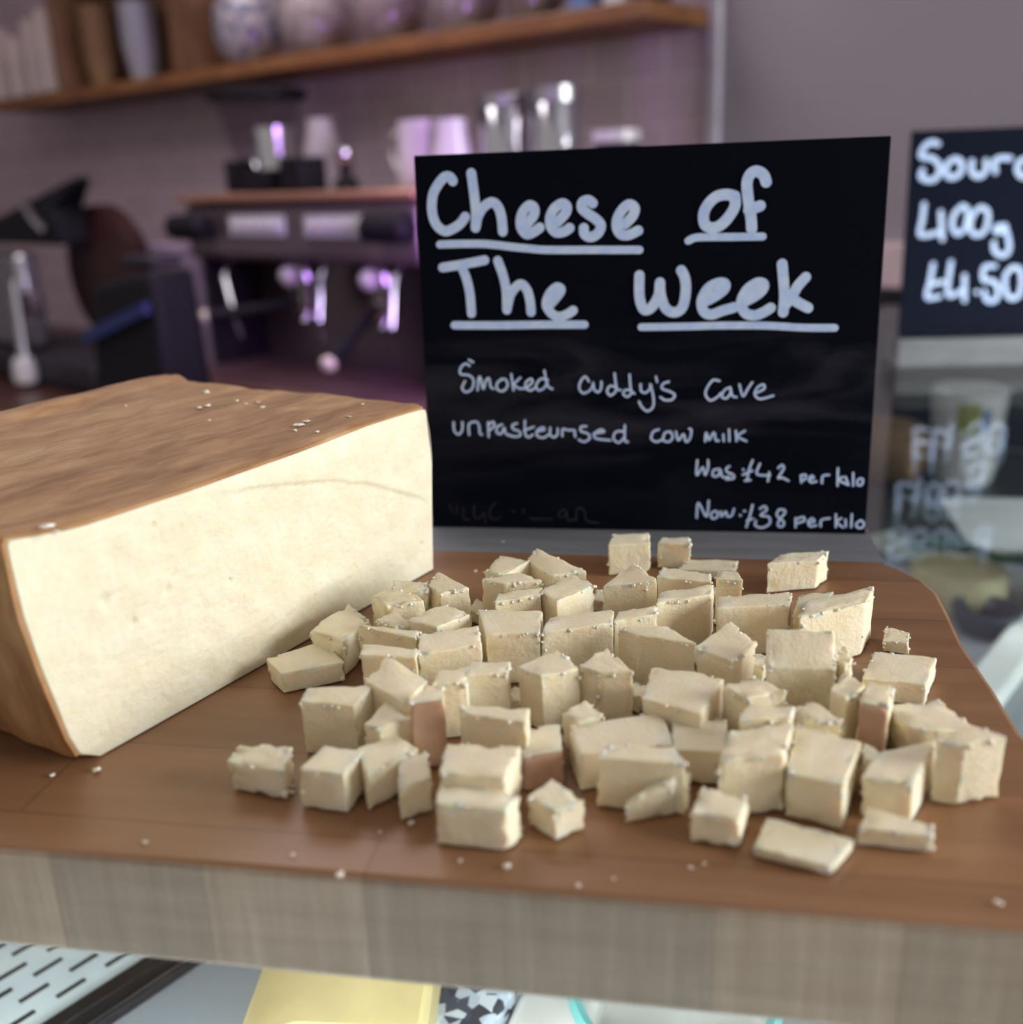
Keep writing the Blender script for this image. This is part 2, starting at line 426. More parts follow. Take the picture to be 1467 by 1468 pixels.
# ------------------------------------------------------------------ display case (axes follow the back wall)
GZ = -.036                       # glass top, relative to the board's top
DK = -.236                       # deck inside the case
case = thing('display_case', 'glass topped refrigerated display case carrying the chopping board and signs', 'display case', st(0, -.6, 0), TH)
def L3(s, t, z): return (s, -(t + .6), ZB + z)          # case-local coordinates
S0, S1, T0, T1 = -.595, .62, -1.622, .42
def lbox(mb, s0, s1, t0, t1, z0, z1):
    return mb.box(s0, s1, -(t1 + .6), -(t0 + .6), ZB + z0, ZB + z1)
gt = lbox(MB(), S0, S1, T0, T1, GZ - .008, GZ).build('glass_top', M['glass'], case, smooth=0)
lbox(MB(), S1 - .008, S1, T0 + .02, T1 - .02, DK, GZ - .009).build('glass_front', M['glass'], case, smooth=0)
lbox(MB(), S0 + .002, S1 - .01, T0 + .002, T1 - .002, DK - .03, DK).build('deck_shelf', M['deck'], case)
lbox(MB(), S0 + .002, S0 + .02, T0 + .02, T1 - .02, DK + .0005, GZ - .009).build('back_panel', M['panel'], case)
lbox(MB(), S0 + .02, S1 - .01, T0 + .002, T0 + .018, DK + .0005, GZ - .009).build('end_panel', M['panel'], case)
lbox(MB(), S0 + .02, S1 - .03, T0 + .02, T1 - .02, -ZB + .002, DK - .031).build('base_cabinet', M['panel'], case)
lbox(MB(), -.206, -.172, -.955, -.55, DK + .001, DK + .018).build('front_rail', M['rail'], case, bevel=.005)  # plain white bar running along the deck

def deckpt(x, y, dz=0.0): 
    p = at(x, y, DK + dz); return p
def case_thing(name, label, cat, x, y, rz=TH, group=None):
    p = deckpt(x, y); return thing(name, label, cat, (p.x, p.y, ZB + DK + .0006), rz, group)

# perforated tray at the near left of the deck
ptray = MB()
ptray.box(-.107, 0, -.16, .34, 0, .004)
for i in range(17):
    for j in range(7):
        x = -.016 - j * .0128; y0 = -.155 + i * .0285 + (.0142 if j % 2 else 0)
        ptray.box(x - .0016, x + .0016, y0, y0 + .0165, .0035, .0043, 1)
o = tag(ptray.build('perforated_tray', [M['tray'], M['slot']], smooth=0), 'pale perforated tray with dark slots inside the case, under the left of the board', 'tray')
place(o, st(-.466, -.30, ZB + DK + .0008), TH)
o = tag(MB().box(0, .010, -.16, .40, 0, .010).build('black_strip', M['black'], bevel=.001), 'black edging strip beside the perforated tray in the case', 'strip')
place(o, st(-.4645, -.30, ZB + DK + .0008), TH)
o = tag(MB().box(0, .003, -.16, .40, 0, .006).build('thin_dark_bead', M['dark'], bevel=.0005), 'thin dark bead on the grey deck, parallel to the black edging strip', 'strip')
place(o, st(-.4478, -.30, ZB + DK + .0008), TH)

# wedge of yellow cheese below the front edge of the board
p = deckpt(388, 1512)
q = deckpt(634, 1512)
u = (q - p); wl = u.length
yc = MB()
prof = [(0, 0), (0, .050), (.012, .060), (wl*.35, .066), (wl*.8, .064), (wl, .056), (wl, 0)]
yc.add([(a, -.05, c) for a, c in prof] + [(a, .11, c) for a, c in prof], [tuple(range(7)), tuple(range(13, 6, -1))] + [(i, i + 7, (i + 1) % 7 + 7, (i + 1) % 7) for i in range(7)])
o = tag(yc.build('yellow_cheese', M['yellow'], bevel=.004), 'block of yellow cheese inside the case, below the front of the board', 'cheese')
place(o, (p.x, p.y, ZB + DK + .0008), math.atan2(u.y, u.x))
p = deckpt(680, 1455)
o = tag(MB().box(-.028, .018, -.045, .06, 0, .03).build('patterned_packet', M['pattern'], bevel=.004), 'dark blue and white patterned packet right of the yellow cheese in the case', 'packet')
place(o, (p.x + .008, p.y, ZB + DK + .0008), rad(-25))
p = deckpt(765, 1462)
o = tag(MB().box(-.022, .018, -.04, .07, 0, .022).build('white_packet', M['paper'], bevel=.005), 'plain white packet next to the patterned packet in the case', 'packet')
place(o, (p.x + .018, p.y, ZB + DK + .0008), rad(-20))
p = deckpt(838, 1492)
dish = thing('round_tub', 'white tub with turquoise rim in the case below the middle of the board', 'tub', (p.x + .044, p.y - .004, ZB + DK + .0008))
MB().lathe([(.045, 0), (.05, .03), (.046, .03), (.042, .004)], n=32).build('bowl', M['paper'], dish)
MB().lathe([(.048, .0305), (.0525, .032), (.050, .036), (.046, .034), (.048, .0305)], n=32, cap=False).build('rim', M['turquoise'], dish)

# right hand side, seen through the glass
P0 = deckpt(1247, 775); P1 = deckpt(1440, 842); u = P1 - P0
o = tag(MB().box(0, u.length + .06, -.028, .028, 0, .006).build('grey_strip', M['slip'], bevel=.002), 'pale grey strip lying across the case behind the board corner', 'strip')
place(o, (P0.x, P0.y, ZB + DK + .0008), math.atan2(u.y, u.x))
p = deckpt(1370, 862)
o = tag(MB().lathe([(.042, 0), (.045, .006), (.045, .030), (.040, .036), (0.001, .037)], n=36).build('pale_cheese_round', M['palecheese'], bevel=0), 'pale round cheese in the case beside the right edge of the board', 'cheese')
place(o, (p.x, p.y, ZB + DK + .0012))
p = deckpt(1412, 903)
o = tag(MB().lathe([(.024, 0), (.030, .018), (.030, .022), (.026, .022), (.022, .006), (.001, .005)], n=36).build('dark_bowl', plain('navy_glaze', (.02, .03, .06), .3)), 'small dark blue bowl in the case just in front of the pale round cheese', 'bowl')
place(o, (p.x, p.y, ZB + DK + .0012))
o = tag(MB().box(-.16, .16, 0, .46, 0, .003).build('dark_mat', M['panel'], bevel=.001), 'dark mat covering the far part of the case deck under the steel dish', 'mat')  # made-up sheet that darkens the far end of the deck
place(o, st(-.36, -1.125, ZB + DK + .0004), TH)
# steel serving dish on a stand
p = at(1373, 765, DK + .08)
ra = rad(-12)
p = p + Vector((.125*math.cos(ra) - .02*math.sin(ra), .125*math.sin(ra) + .02*math.cos(ra), 0))
dish = thing('serving_dish', 'polished steel serving dish on a short stand inside the case', 'dish', (p.x, p.y, ZB + DK + .0038), ra)
r = MB()
def rr(hx, hy, rc, n=6):
    pts = []
    for cx, cy, a0 in ((hx-rc, -hy+rc, -90), (hx-rc, hy-rc, 0), (-hx+rc, hy-rc, 90), (-hx+rc, -hy+rc, 180)):
        for k in range(n + 1):
            a = rad(a0 + 90 * k / n); pts.append((cx + rc*math.cos(a), cy + rc*math.sin(a)))
    return pts
o1, o2, o3 = rr(.105, .06, .02), rr(.125, .078, .025), rr(.100, .056, .018)
n = len(o1)
vs = [(x, y, .070) for x, y in o1] + [(x, y, .082) for x, y in o2] + [(x, y, .075) for x, y in o3]
fs = [tuple(range(n-1, -1, -1))] + [(i, (i+1) % n, n + (i+1) % n, n + i) for i in range(n)] + [(n+i, n+(i+1) % n, 2*n+(i+1) % n, 2*n+i) for i in range(n)] + [tuple(range(2*n, 3*n))]
r.add(vs, fs).build('dish', M['dishsteel'], dish)
MB().box(-.05, .05, -.012, .012, 0, .069).build('stand', M['case'], dish)
# tapered white pot
p = deckpt(1378, 690)
pot = thing('yoghurt_pot', 'tapered white pot with green and blue print in the case, below the second sign', 'pot', (p.x, p.y, ZB + DK + .0038))
MB().lathe([(.036, 0), (.039, .008), (.047, .115), (.048, .122), (.045, .125), (.001, .125)], n=36).build('tub', M['white'], pot)
for nm, mt, a0, a1, z0, z1 in (('leaf_print', 'olive', -130, -95, .070, .112), ('blue_print', 'bluep', -92, -78, .075, .105)):
    g = MB(); vs = []
    for k in range(9):
        a = rad(a0 + (a1 - a0) * k / 8)
        for z in (z0, z1):
            R = .039 + (z - .008) * .008 / .107 + .0006; vs.append((R*math.cos(a), R*math.sin(a), z))
    g.add(vs, [(2*k, 2*k+2, 2*k+3, 2*k+1) for k in range(8)]); g.build(nm, M[mt], pot)
p = deckpt(1255, 692)
o = tag(MB().lathe([(.02, -.06), (.038, -.052), (.045, -.03), (.045, .03), (.038, .052), (.02, .06)], axis='x', n=24).build('brown_loaf', M['loaf']), 'dark brown loaf in the case left of the white pot', 'loaf')
place(o, (p.x, p.y, ZB + DK + .0488), TH)
for x, y, lb in ((1292, 622, 'small red tomato in the case above the brown loaf'), (1334, 594, 'small red tomato in the case just behind the white pot')):
    p = at(x, y, DK + .02)
    t_ = thing('tomato', lb, 'tomato', (p.x, p.y, ZB + DK + .0038), 0, 'tomatoes in the display case')
    MB().lathe([(.002, 0), (.014, .002), (.021, .012), (.021, .022), (.014, .033), (.004, .034)], n=20).build('fruit', M['red'], t_)
    MB().lathe([(.006, .0335), (.007, .036), (.002, .039)], n=8).build('stalk', M['green'], t_)
for x, y, lb in ((1372, 795, 'green stem lying under the rim of the steel dish'), (1432, 818, 'second green stem standing against the dish stand')):
    p = deckpt(x, y)
    o = tag(MB().tube([(-.03, 0, .006), (0, .004, .010), (.03, -.002, .014), (.05, .004, .02)], [.005, .006, .005, .003]).build('herb_stem', M['green']), lb, 'herb', 'green stems in the display case')
    place(o, (p.x - .02, p.y, ZB + DK + .0038), rad(-20))

# ------------------------------------------------------------------ back counter, shelf
cnt = thing('back_counter', 'dark brown back counter along the tiled wall under the coffee machine', 'counter', st(-2.7, -1.7, 0), TH)
MB().box(-1.7, 1.6, -.56, .455, .88, .92).build('worktop', M['counter'], cnt, bevel=.004)
MB().box(-1.7, 1.6, -.52, .455, .004, .879).build('cabinet', M['panel'], cnt)
o = tag(MB().box(-2.0, .85, 0, .245, 0, .036).build('wooden_shelf', M['shelf'], bevel=.004), 'long oak shelf fixed to the tiled wall above the coffee machine', 'shelf')
place(o, st(-2.068, -1.905, 1.752), TH)
SHZ = 1.7945
def shelf_thing(name, label, cat, s, t=-2.03, group=None): return thing(name, label, cat, st(s, t, SHZ), TH, group)
# open crate
cr = shelf_thing('wooden_crate', 'brown wooden crate standing open on the shelf around the cup stacks', 'crate', -3.18)
MB().box(-.43, .385, .085, .10, 0, .40).build('back_board', M['crate'], cr)
MB().box(.27, .385, -.10, .084, 0, .40).build('side_panel', M['crate'], cr)
MB().box(-.43, -.415, -.10, .084, 0, .40).build('side_panel', M['crate'], cr)
MB().box(-.414, .269, -.10, .084, .39, .40).build('top_board', M['crate'], cr)
# nested cup stacks
def cup_stack(name, label, s, t, r0, r1, hgt, pitch, count, mt, group, tilt=0.0):
    first = None
    for k in range(count):
        if first is None:
            me = MB().lathe([(r0*.9, 0), (r0, .001), (r1, hgt - .004), (r1 + .003, hgt - .003), (r1 + .003, hgt), (r1 - .001, hgt), (r0 - .0015, .003), (.001, .003)], n=26)
            c = me.build(name, M[mt]); first = c
        else:
            c = first.copy(); col.objects.link(c)
        tag(c, label, 'cup', group)
        p = st(s, t, SHZ + .0006 + k * pitch); c.location = p; c.rotation_euler = (0, 0, TH)
cup_stack('kraft_cup', 'brown card cup nested in the stack at the left of the crate', -3.46, -2.02, .040, .056, .10, .0115, 14, 'kraft', 'brown card cups in the crate')
cup_stack('silver_cup', 'silver grey cup nested in the stack at the right of the brown card cups', -3.21, -2.02, .042, .060, .11, .0135, 10, 'silver_card', 'silver cups in the crate')
for s, lb, h in ((-4.09, 'clear sleeve of lids at the far left end of the shelf', .24), (-3.95, 'clear sleeve of lids second from the left end of the shelf', .20), (-3.81, 'clear sleeve of lids third from the left end of the shelf', .24), (-3.70, 'clear sleeve of lids next to the wooden crate', .26)):
    v = shelf_thing('lid_sleeve', lb, 'sleeve', s, -1.985 if s != -3.70 else -1.98, 'clear sleeves of lids on the shelf')
    MB().lathe([(.05, 0.001), (.054, .004), (.05, h), (.046, h + .004), (.001, h + .004)], n=24).build('sleeve', M['clear'], v)
    g = MB()
    for k in range(6): g.lathe([(.040, .012 + k * .024), (.043, .014 + k * .024), (.043, .020 + k * .024), (.030, .022 + k * .024)], n=20)
    g.build('lids', M['white'], v)
# storage jars
jm = [speckle_mat('blue_white_sweets', (0.310, 0.262, 0.280), [(0.043, 0.046, 0.112), (0.372, 0.319, 0.325), (0.124, 0.103, 0.168), (0.341, 0.274, 0.280)], 45),
      speckle_mat('pink_meringues', (0.260, 0.188, 0.185), [(0.310, 0.239, 0.230), (0.223, 0.154, 0.151), (0.341, 0.274, 0.263)], 34),
      speckle_mat('rosy_biscuits', (0.223, 0.148, 0.146), [(0.273, 0.194, 0.190), (0.174, 0.114, 0.112), (0.298, 0.217, 0.213)], 40),
      speckle_mat('white_marshmallows', (0.360, 0.302, 0.297), [(0.310, 0.251, 0.252), (0.397, 0.342, 0.336), (0.260, 0.199, 0.202)], 38),
      speckle_mat('tan_biscuits', (0.223, 0.160, 0.123), [(0.260, 0.194, 0.157), (0.186, 0.125, 0.095)], 40)]
for s, R, mt, lb in ((-2.645, .105, 0, 'round glass jar of blue and white sweets beside the crate'), (-2.345, .108, 1, 'round glass jar of pinkish meringues, second from the crate'),
                     (-2.06, .098, 2, 'round glass jar of rosy biscuits, third from the crate'), (-1.80, .092, 3, 'glass jar of white marshmallows on the shelf, fourth from the crate'),
                     (-1.59, .082, 4, 'glass jar of tan biscuits on the shelf, fifth from the crate')):
    j = shelf_thing('storage_jar', lb, 'jar', s, -2.02, 'glass jars on the shelf')
    MB().lathe([(R*.6, 0.001), (R*.72, .004), (R*.95, .05), (R, .10), (R*.95, .15), (R*.75, .20), (R*.62, .22), (R*.62, .235)], n=32).build('glass', M['jar'], j)
    MB().lathe([(R*.5, .008), (R*.85, .04), (R*.94, .09), (R*.9, .14), (R*.7, .18), (.001, .185)], n=32).build('contents', jm[mt], j)
    MB().lathe([(R*.66, .236), (R*.66, .262), (R*.2, .272), (R*.2, .29), (.001, .295)], n=28).build('lid', M['chrome'], j)
for s, mt, lb in ((-1.435, 'bluep', 'small blue tin on the shelf right of the tan biscuits'), (-1.345, 'white', 'small white tin on the shelf right of the blue tin'), (-1.262, 'dark', 'small dark tin nearest the shelf end')):
    j = shelf_thing('storage_tin', lb, 'tin', s, -2.0, 'tins on the shelf')
    MB().lathe([(.036, 0.001), (.038, .003), (.038, .13)], n=24).build('body', M[mt], j)
    MB().lathe([(.040, .131), (.040, .15), (.001, .152)], n=24).build('lid', M['chrome'], j)

# ------------------------------------------------------------------ coffee machine
CT = .9206
mc = thing('espresso_machine', 'two group steel espresso machine on the back counter', 'coffee machine', st(-1.947, -1.54, CT), TH)
def z_(z): return z - CT
MB().box(-.415, .415, .0, .40, z_(1.29), z_(1.425)).build('head', M['dimsteel'], mc, bevel=.018, seg=3)
MB().box(-.42, .42, -.015, .40, z_(1.427), z_(1.445)).build('top_tray', M['copper'], mc, bevel=.005)
MB().box(-.415, .415, .20, .40, z_(1.0), z_(1.289)).build('back_body', M['dimsteel'], mc, bevel=.006)
for x in (-.412, .392): MB().box(x, x + .02, .03, .199, z_(1.012), z_(1.289)).build('side_panel', M['dark'], mc, bevel=.004)
tb = MB().box(-.415, .415, -.07, .40, z_(.965), z_(1.006)).build('drip_tray', M['traysteel'], mc, bevel=.008)
g = MB()
for k in range(30): g.box(-.39 + k*.0268, -.376 + k*.0268, -.055, .19, z_(1.0065), z_(1.0105))
g.build('grate', M['traysteel'], tb)
MB().box(-.417, .417, -.082, -.0715, z_(.985), z_(1.003)).build('trim_bar', M['copper'], tb, bevel=.003)
for x in (-.38, .38):
    for y in (-.02, .36): MB().lathe([(.022, .0005), (.022, .03), (.018, z_(.964))], (x, y, 0), 16).build('foot', M['dark'], mc)
for gx in (-.115, .165):
    pn = MB().box(gx - .105, gx + .105, -.006, -.0005, z_(1.348), z_(1.395)).build('button_panel', M['silver'], mc, bevel=.003)
    for k in range(5):
        MB().lathe([(.013, 0), (.013, -.008), (.009, -.011), (.001, -.011)], (gx - .075 + k*.0375, -.0065, z_(1.371)), 16, 'y').build('button', M['white'], pn)
    gh = MB().lathe([(.036, z_(1.205)), (.040, z_(1.215)), (.040, z_(1.262)), (.030, z_(1.289))], (gx + .03, .10, 0), 24).build('group_head', M['chrome'], mc)
    a = rad(-128 if gx < 0 else -75)
    pf = MB().lathe([(.030, z_(1.165)), (.036, z_(1.175)), (.036, z_(1.204))], (gx + .03, .10, 0), 24).build('portafilter', M['chrome'], mc)
    e1 = Vector((gx + .03 + .04*math.cos(a), .10 + .04*math.sin(a), z_(1.185))); e2 = e1 + Vector((.20*math.cos(a), .20*math.sin(a), -.02 if gx < 0 else -.085))
    MB().tube([e1, e1.lerp(e2, .4), e2], [.010, .013, .016]).build('handle', M['black'], pf)
    d = (e2 - e1).normalized()
    MB().tube([e2, e2 + d*.008, e2 + d*.016], [.017, .018, .010]).build('cap', M['beige'], pf)
    MB().tube([(gx + .03, .10, z_(1.166)), (gx + .03, .095, z_(1.145)), (gx + .03, .085, z_(1.135))], .009).build('spout', M['chrome'], pf)
    MB().lathe([(.023, 0), (.024, -.012), (.018, -.022), (.001, -.028)], (gx + .055, .040, z_(1.255)), 18, 'y').build('gauge', M['white'], mc)  # white stud standing in for a bright glint on the chrome
for x in (-.345, .365):
    k = MB().lathe([(.015, -.072), (.030, -.062), (.032, 0), (.030, .055), (.018, .066)], (x, -.035, z_(1.37)), 20, 'x').build('steam_knob', M['black'], mc)
for x, x2 in ((-.30, -.25), (.07, .075), (.31, .315)):
    MB().tube([(x, .05, z_(1.289)), (x, .02, z_(1.25)), (x2, .0, z_(1.16)), (x2, .01, z_(1.10))], [.008, .008, .007, .006]).build('steam_wand', M['chrome'], mc)
TT = 1.4458
def top_thing(name, label, cat, s, t=-1.75, z=TT, group=None): return thing(name, label, cat, st(s, t, z), TH, group)
def jug(name, label, s, t, R, h, mt, z=TT, group=None, handle=True, taper=.85, hs=-1):
    j = top_thing(name, label, 'jug', s, t, z, group)
    MB().lathe([(R, 0.0006), (R*1.02, .004), (R*1.02, h*.35), (R*taper, h*.8), (R*taper*1.05, h), (R*taper*.97, h), (R*taper*.92, h*.8), (R*.94, .01), (.001, .01)], n=32).build('body', M[mt], j)
    if handle:
        MB().tube([(hs*R*.85, 0, h*.85), (hs*(R + .035), 0, h*.82), (hs*(R + .045), 0, h*.5), (hs*(R + .02), 0, h*.22), (hs*R, 0, h*.18)], .006).build('handle', M[mt], j)
    return j
jug('milk_jug', 'tall polished steel milk jug on the left of the coffee machine top', -2.245, -1.76, .052, .155, 'chrome', taper=1.0)
cn = top_thing('paper_filter_stack', 'white cone of stacked paper on the coffee machine behind the black tins', 'paper stack', -2.055, -1.75)
MB().lathe([(.062, 0.0006), (.062, .004), (.030, .15), (.030, .165), (.001, .167)], n=28).build('cone', M['dimwhite'], cn)
for s, w, h, lb in ((-2.085, .10, .052, 'low black tin on the coffee machine in front of the white cone'), (-1.95, .075, .075, 'taller black tin on the coffee machine beside the low one'), (-2.352, .03, .08, 'small dark tin at the left end of the coffee machine top')):
    o = tag(MB().box(-w/2, w/2, -.04, .04, .0006, h).build('black_tin', M['black'], bevel=.006), lb, 'tin', 'black tins on the coffee machine')
    place(o, st(s, -1.60 if s > -2.3 else -1.72, TT), TH)
tp = top_thing('tamper', 'black tamper with chrome knob on the coffee machine top', 'tamper', -1.873, -1.66)
MB().lathe([(.028, .0006), (.028, .018), (.012, .03), (.012, .06)], n=20).build('base', M['black'], tp)
MB().lathe([(.013, .0605), (.020, .07), (.019, .085), (.006, .095), (.001, .096)], n=20).build('knob', M['chrome'], tp)
jug('white_teapot', 'white china pot with a looped handle on the right of the coffee machine top', -1.70, -1.74, .058, .14, 'white', taper=.92)
jug('white_jug', 'tapered white jug right of the white china pot', -1.573, -1.70, .048, .135, 'white', taper=.7, handle=False)
cb = thing('steel_cabinet', 'low steel cabinet at the right end of the back counter behind the sign', 'cabinet', st(-1.30, -1.76, CT), TH)
MB().box(-.215, .19, -.16, .16, .0006, .525).build('body', M['steel'], cb, bevel=.008)
MB().box(-.19, .17, -.172, -.161, .03, .50).build('door', M['dimsteel'], cb, bevel=.004)
MB().tube([(.12, -.174, .12), (.12, -.19, .13), (.12, -.19, .40), (.12, -.174, .41)], .006).build('handle', M['chrome'], cb)
CZ = CT + .5256
for s, R, h, lb in ((-1.468, .054, .175, 'tall steel canister beside the white jug'), (-1.335, .050, .18, 'tall steel canister second from the white jug')):
    j = thing('steel_canister', lb, 'canister', st(s, -1.75, CZ), TH, 'steel canisters behind the sign')
    MB().lathe([(R, .0006), (R, .15), (R*.97, .152)], n=32).build('body', M['chrome'], j)
    MB().lathe([(R*1.03, .1525), (R*1.03, h), (R*.3, h + .004), (.001, h + .004)], n=32).build('lid', M['steel'], j)
j = thing('black_tub', 'small black tub with a white lid at the right end of the steel cabinet', 'tub', st(-1.18, -1.74, CZ), TH)
MB().lathe([(.04, .0006), (.044, .07)], n=26).build('body', M['black'], j)
MB().lathe([(.046, .0705), (.046, .092), (.001, .095)], n=26).build('lid', M['white'], j)

# grinder with the big clear hopper behind the machine
gr = thing('coffee_grinder', 'coffee grinder with wide clear hopper and black lid behind the coffee machine', 'grinder', st(-2.53, -1.935, CT), TH)
MB().box(-.10, .10, .02, .18, .0006, .54).build('body', M['dark'], gr, bevel=.01)
MB().lathe([(.06, .541), (.065, .56), (.118, .765)], (0, .0, 0), 36).build('hopper', clear('hopper_plastic', (.80, .76, .82), 1.3, .1), gr, smooth=40)
MB().lathe([(.125, .766), (.14, .772), (.14, .790), (.11, .797), (.001, .802)], (0, .0, 0), 40).build('lid', M['black'], gr)
# black grinder in front left
bg = thing('knock_grinder', 'black boxy grinder with a dark blue cloth left of the coffee machine', 'grinder', st(-2.17, -1.215, CT), TH)
bk = MB(); bk.add([(-.15,-.02,.0006),(.17,-.02,.0006),(.17,.12,.0006),(-.15,.12,.0006),(-.11,0,.34),(.15,0,.38),(.15,.115,.38),(-.11,.115,.34)],
                  [(3,2,1,0),(4,5,6,7),(0,1,5,4),(1,2,6,5),(2,3,7,6),(3,0,4,7)])
bk.build('body', M['black'], bg, bevel=.02, seg=3)
MB().box(.0, .13, .02, .10, .381, .405).build('cover', M['dark'], bg, bevel=.006)
cl = MB(); cl.add([(-.12,-.032,.205),(.15,-.025,.290),(.15,-.025,.315),(-.12,-.032,.235),(-.12,-.022,.205),(.15,-.010,.290),(.15,-.010,.315),(-.12,-.020,.235)],
                  [(0,1,2,3),(7,6,5,4),(4,5,1,0),(5,6,2,1),(6,7,3,2),(7,4,0,3)])
cl.build('blue_band', M['blue'], bg)
# small mauve box behind it
o = tag(MB().box(-.10, .10, -.04, .05, .0006, .38).build('paper_box', plain('lilac_card', (.36, .26, .40), .5), bevel=.004), 'lilac card box standing behind the black boxy grinder', 'box')
place(o, st(-2.86, -1.80, CT), TH)
# slicer
sl = thing('meat_slicer', 'dark maroon slicer with round blade guard at the far left of the back counter', 'slicer', st(-2.98, -1.52, CT), TH)
MB().box(-.42, .30, -.12, .18, .0006, .09).build('base', M['dark'], sl, bevel=.02, seg=3)
MB().lathe([(.16, -.01), (.19, .0), (.19, .05), (.17, .07), (.001, .08)], (.10, .06, .315), 44, 'y').build('blade_guard', M['maroon'], sl)
MB().lathe([(.10, -.012), (.10, -.006)], (.10, .068, .315), 36, 'y').build('blade_hub', M['maroon'], sl)
hd = MB(); hd.add([(-.45,-.02,.40),(.10,-.05,.40),(.08,-.05,.50),(.17,-.02,.575),(.13,.02,.585),(-.06,-.02,.53),(-.45,.0,.46)] +
                  [(-.45,.07,.40),(.10,.05,.40),(.08,.05,.50),(.17,.04,.575),(.13,.05,.585),(-.06,.06,.53),(-.45,.07,.46)],
                  [tuple(range(7)), tuple(range(13, 6, -1))] + [(i, i+7, (i+1) % 7 + 7, (i+1) % 7) for i in range(7)])
hd.build('carriage_head', M['black'], sl, bevel=.01)
MB().tube([(-.03, -.07, .52), (.03, -.075, .47), (.07, -.07, .44)], .012).build('latch', M['chrome'], sl)
MB().box(-.42, -.10, -.09, -.02, .092, .38).build('food_plate', M['steel'], sl, bevel=.02)
MB().box(-.16, -.02, -.10, -.06, .20, .27).build('clamp', M['dimsteel'], sl, bevel=.01)
lv = MB().tube([(-.09, -.11, .30), (-.06, -.13, .20), (-.04, -.145, .08)], [.013, .014, .016]).build('lever', M['steel'], sl)
MB().lathe([(.018, 0.012), (.032, .018), (.034, .05), (.028, .085), (.018, .09)], (-.04, -.15, 0), 22).build('lever_grip', M['white'], lv)

# ------------------------------------------------------------------ chopping board
BA = rad(-10.3)
org = at(640, 1000)
BU = Vector((math.cos(BA), math.sin(BA), 0)); BV = Vector((-math.sin(BA), math.cos(BA), 0))
def bl(p): d = Vector((p.x - org.x, p.y - org.y, 0)); return (d.dot(BU), d.dot(BV))
fy = (bl(at(100, 1224))[1] + bl(at(1200, 1313))[1]) / 2
by = (bl(at(640, 788))[1] + bl(at(1180, 802))[1]) / 2
rt = [bl(at(*p)) for p in ((1467, 1053), (1425, 985), (1383, 925), (1362, 880), (1346, 850), (1325, 832), (1295, 816), (1262, 807))]
xr = rt[0][0] + .004
poly = [(-.345, by)]
def arc(cx, cy, r, a0, a1, n=8): return [(cx + r*math.cos(rad(a0 + (a1-a0)*k/n)), cy + r*math.sin(rad(a0 + (a1-a0)*k/n))) for k in range(n + 1)]
lx = -.36
poly = arc(lx + .03, fy + .03, .03, 180, 270) + arc(xr - .012, fy + .03, .03, 270, 360) + rt[:-1] + [(rt[-1][0], by)] + arc(lx + .03, by - .03, .03, 90, 180)
bm_ = MB(); bm_.prism(poly, GZ + .0004, 0, 0, 1)
board = tag(bm_.build('chopping_board', [M['board'], M['board_edge']], bevel=.0022, smooth=30), 'thick wooden chopping board with rounded corners lying on the glass counter', 'chopping board')
place(board, (org.x, org.y, ZB), BA)

# ------------------------------------------------------------------ big cheese block
ca, cb_ = at(130, 1094), at(624, 816)
cu = (cb_ - ca).normalized(); cw = Vector((-cu.y, cu.x, 0))      # cw points away behind the cut face
nface = -cw
def fpt(x, y):
    P = onplane(x, y, ca, nface); return ((P - ca).dot(cu), P.z - ZB)
left = [fpt(*p) for p in ((112, 1084), (96, 1058), (76, 1008), (58, 966), (45, 930), (31, 890), (20, 845), (11, 806), (5, 782))]
top = [fpt(*p) for p in ((9, 774), (40, 769), (90, 760), (121, 752), (189, 729), (270, 702), (373, 666), (450, 639), (531, 608), (590, 590), (607, 586))]
right = [fpt(*p) for p in ((613, 588), (618, 620), (621, 653), (622, 752), (623, 812))]
left = [(a, max(z, .002)) for a, z in left]
prof = [(.003, .0006)] + left + top + right + [(right[-1][0], .0006)]
W_ = .172; NW = 40
def smooth_prof(pr): return pr
blk = MB(); n = len(prof)
cen = (sum(p[0] for p in prof)/n, .04)
vs = []; 
ws = [0, .0006, .0018, .004] + [W_*k/NW for k in range(2, NW - 1)] + [W_ - .003, W_]
for w in ws:
    for a, z in prof:
        ins = .0012 if w in (0, W_) else (.0005 if w == .0006 else 0)
        d = Vector((cen[0] - a, cen[1] - z)); d.normalize()
        q = Vector((a*2 + 5, w*30, z*30))
        dz = .0012 * noise.noise(Vector((a*25, w*25, z*25))) if 0 < w < W_ else 0
        vs.append((a + d.x*(ins + (dz if z > .004 else 0)), w, max(.0006, z + d.y*(ins + dz)) if z > .001 else .0006))
fs = []
for i in range(len(ws) - 1):
    for k in range(n):
        k2 = (k + 1) % n
        fs.append((i*n + k, (i+1)*n + k, (i+1)*n + k2, i*n + k2))
blk.add(vs, fs)
# cut face as a grid with the ridge left by the wire
base = len(blk.v)
blk.f.append(tuple(range((len(ws)-1)*n + n - 1, (len(ws)-1)*n - 1, -1))); blk.m.append(0)
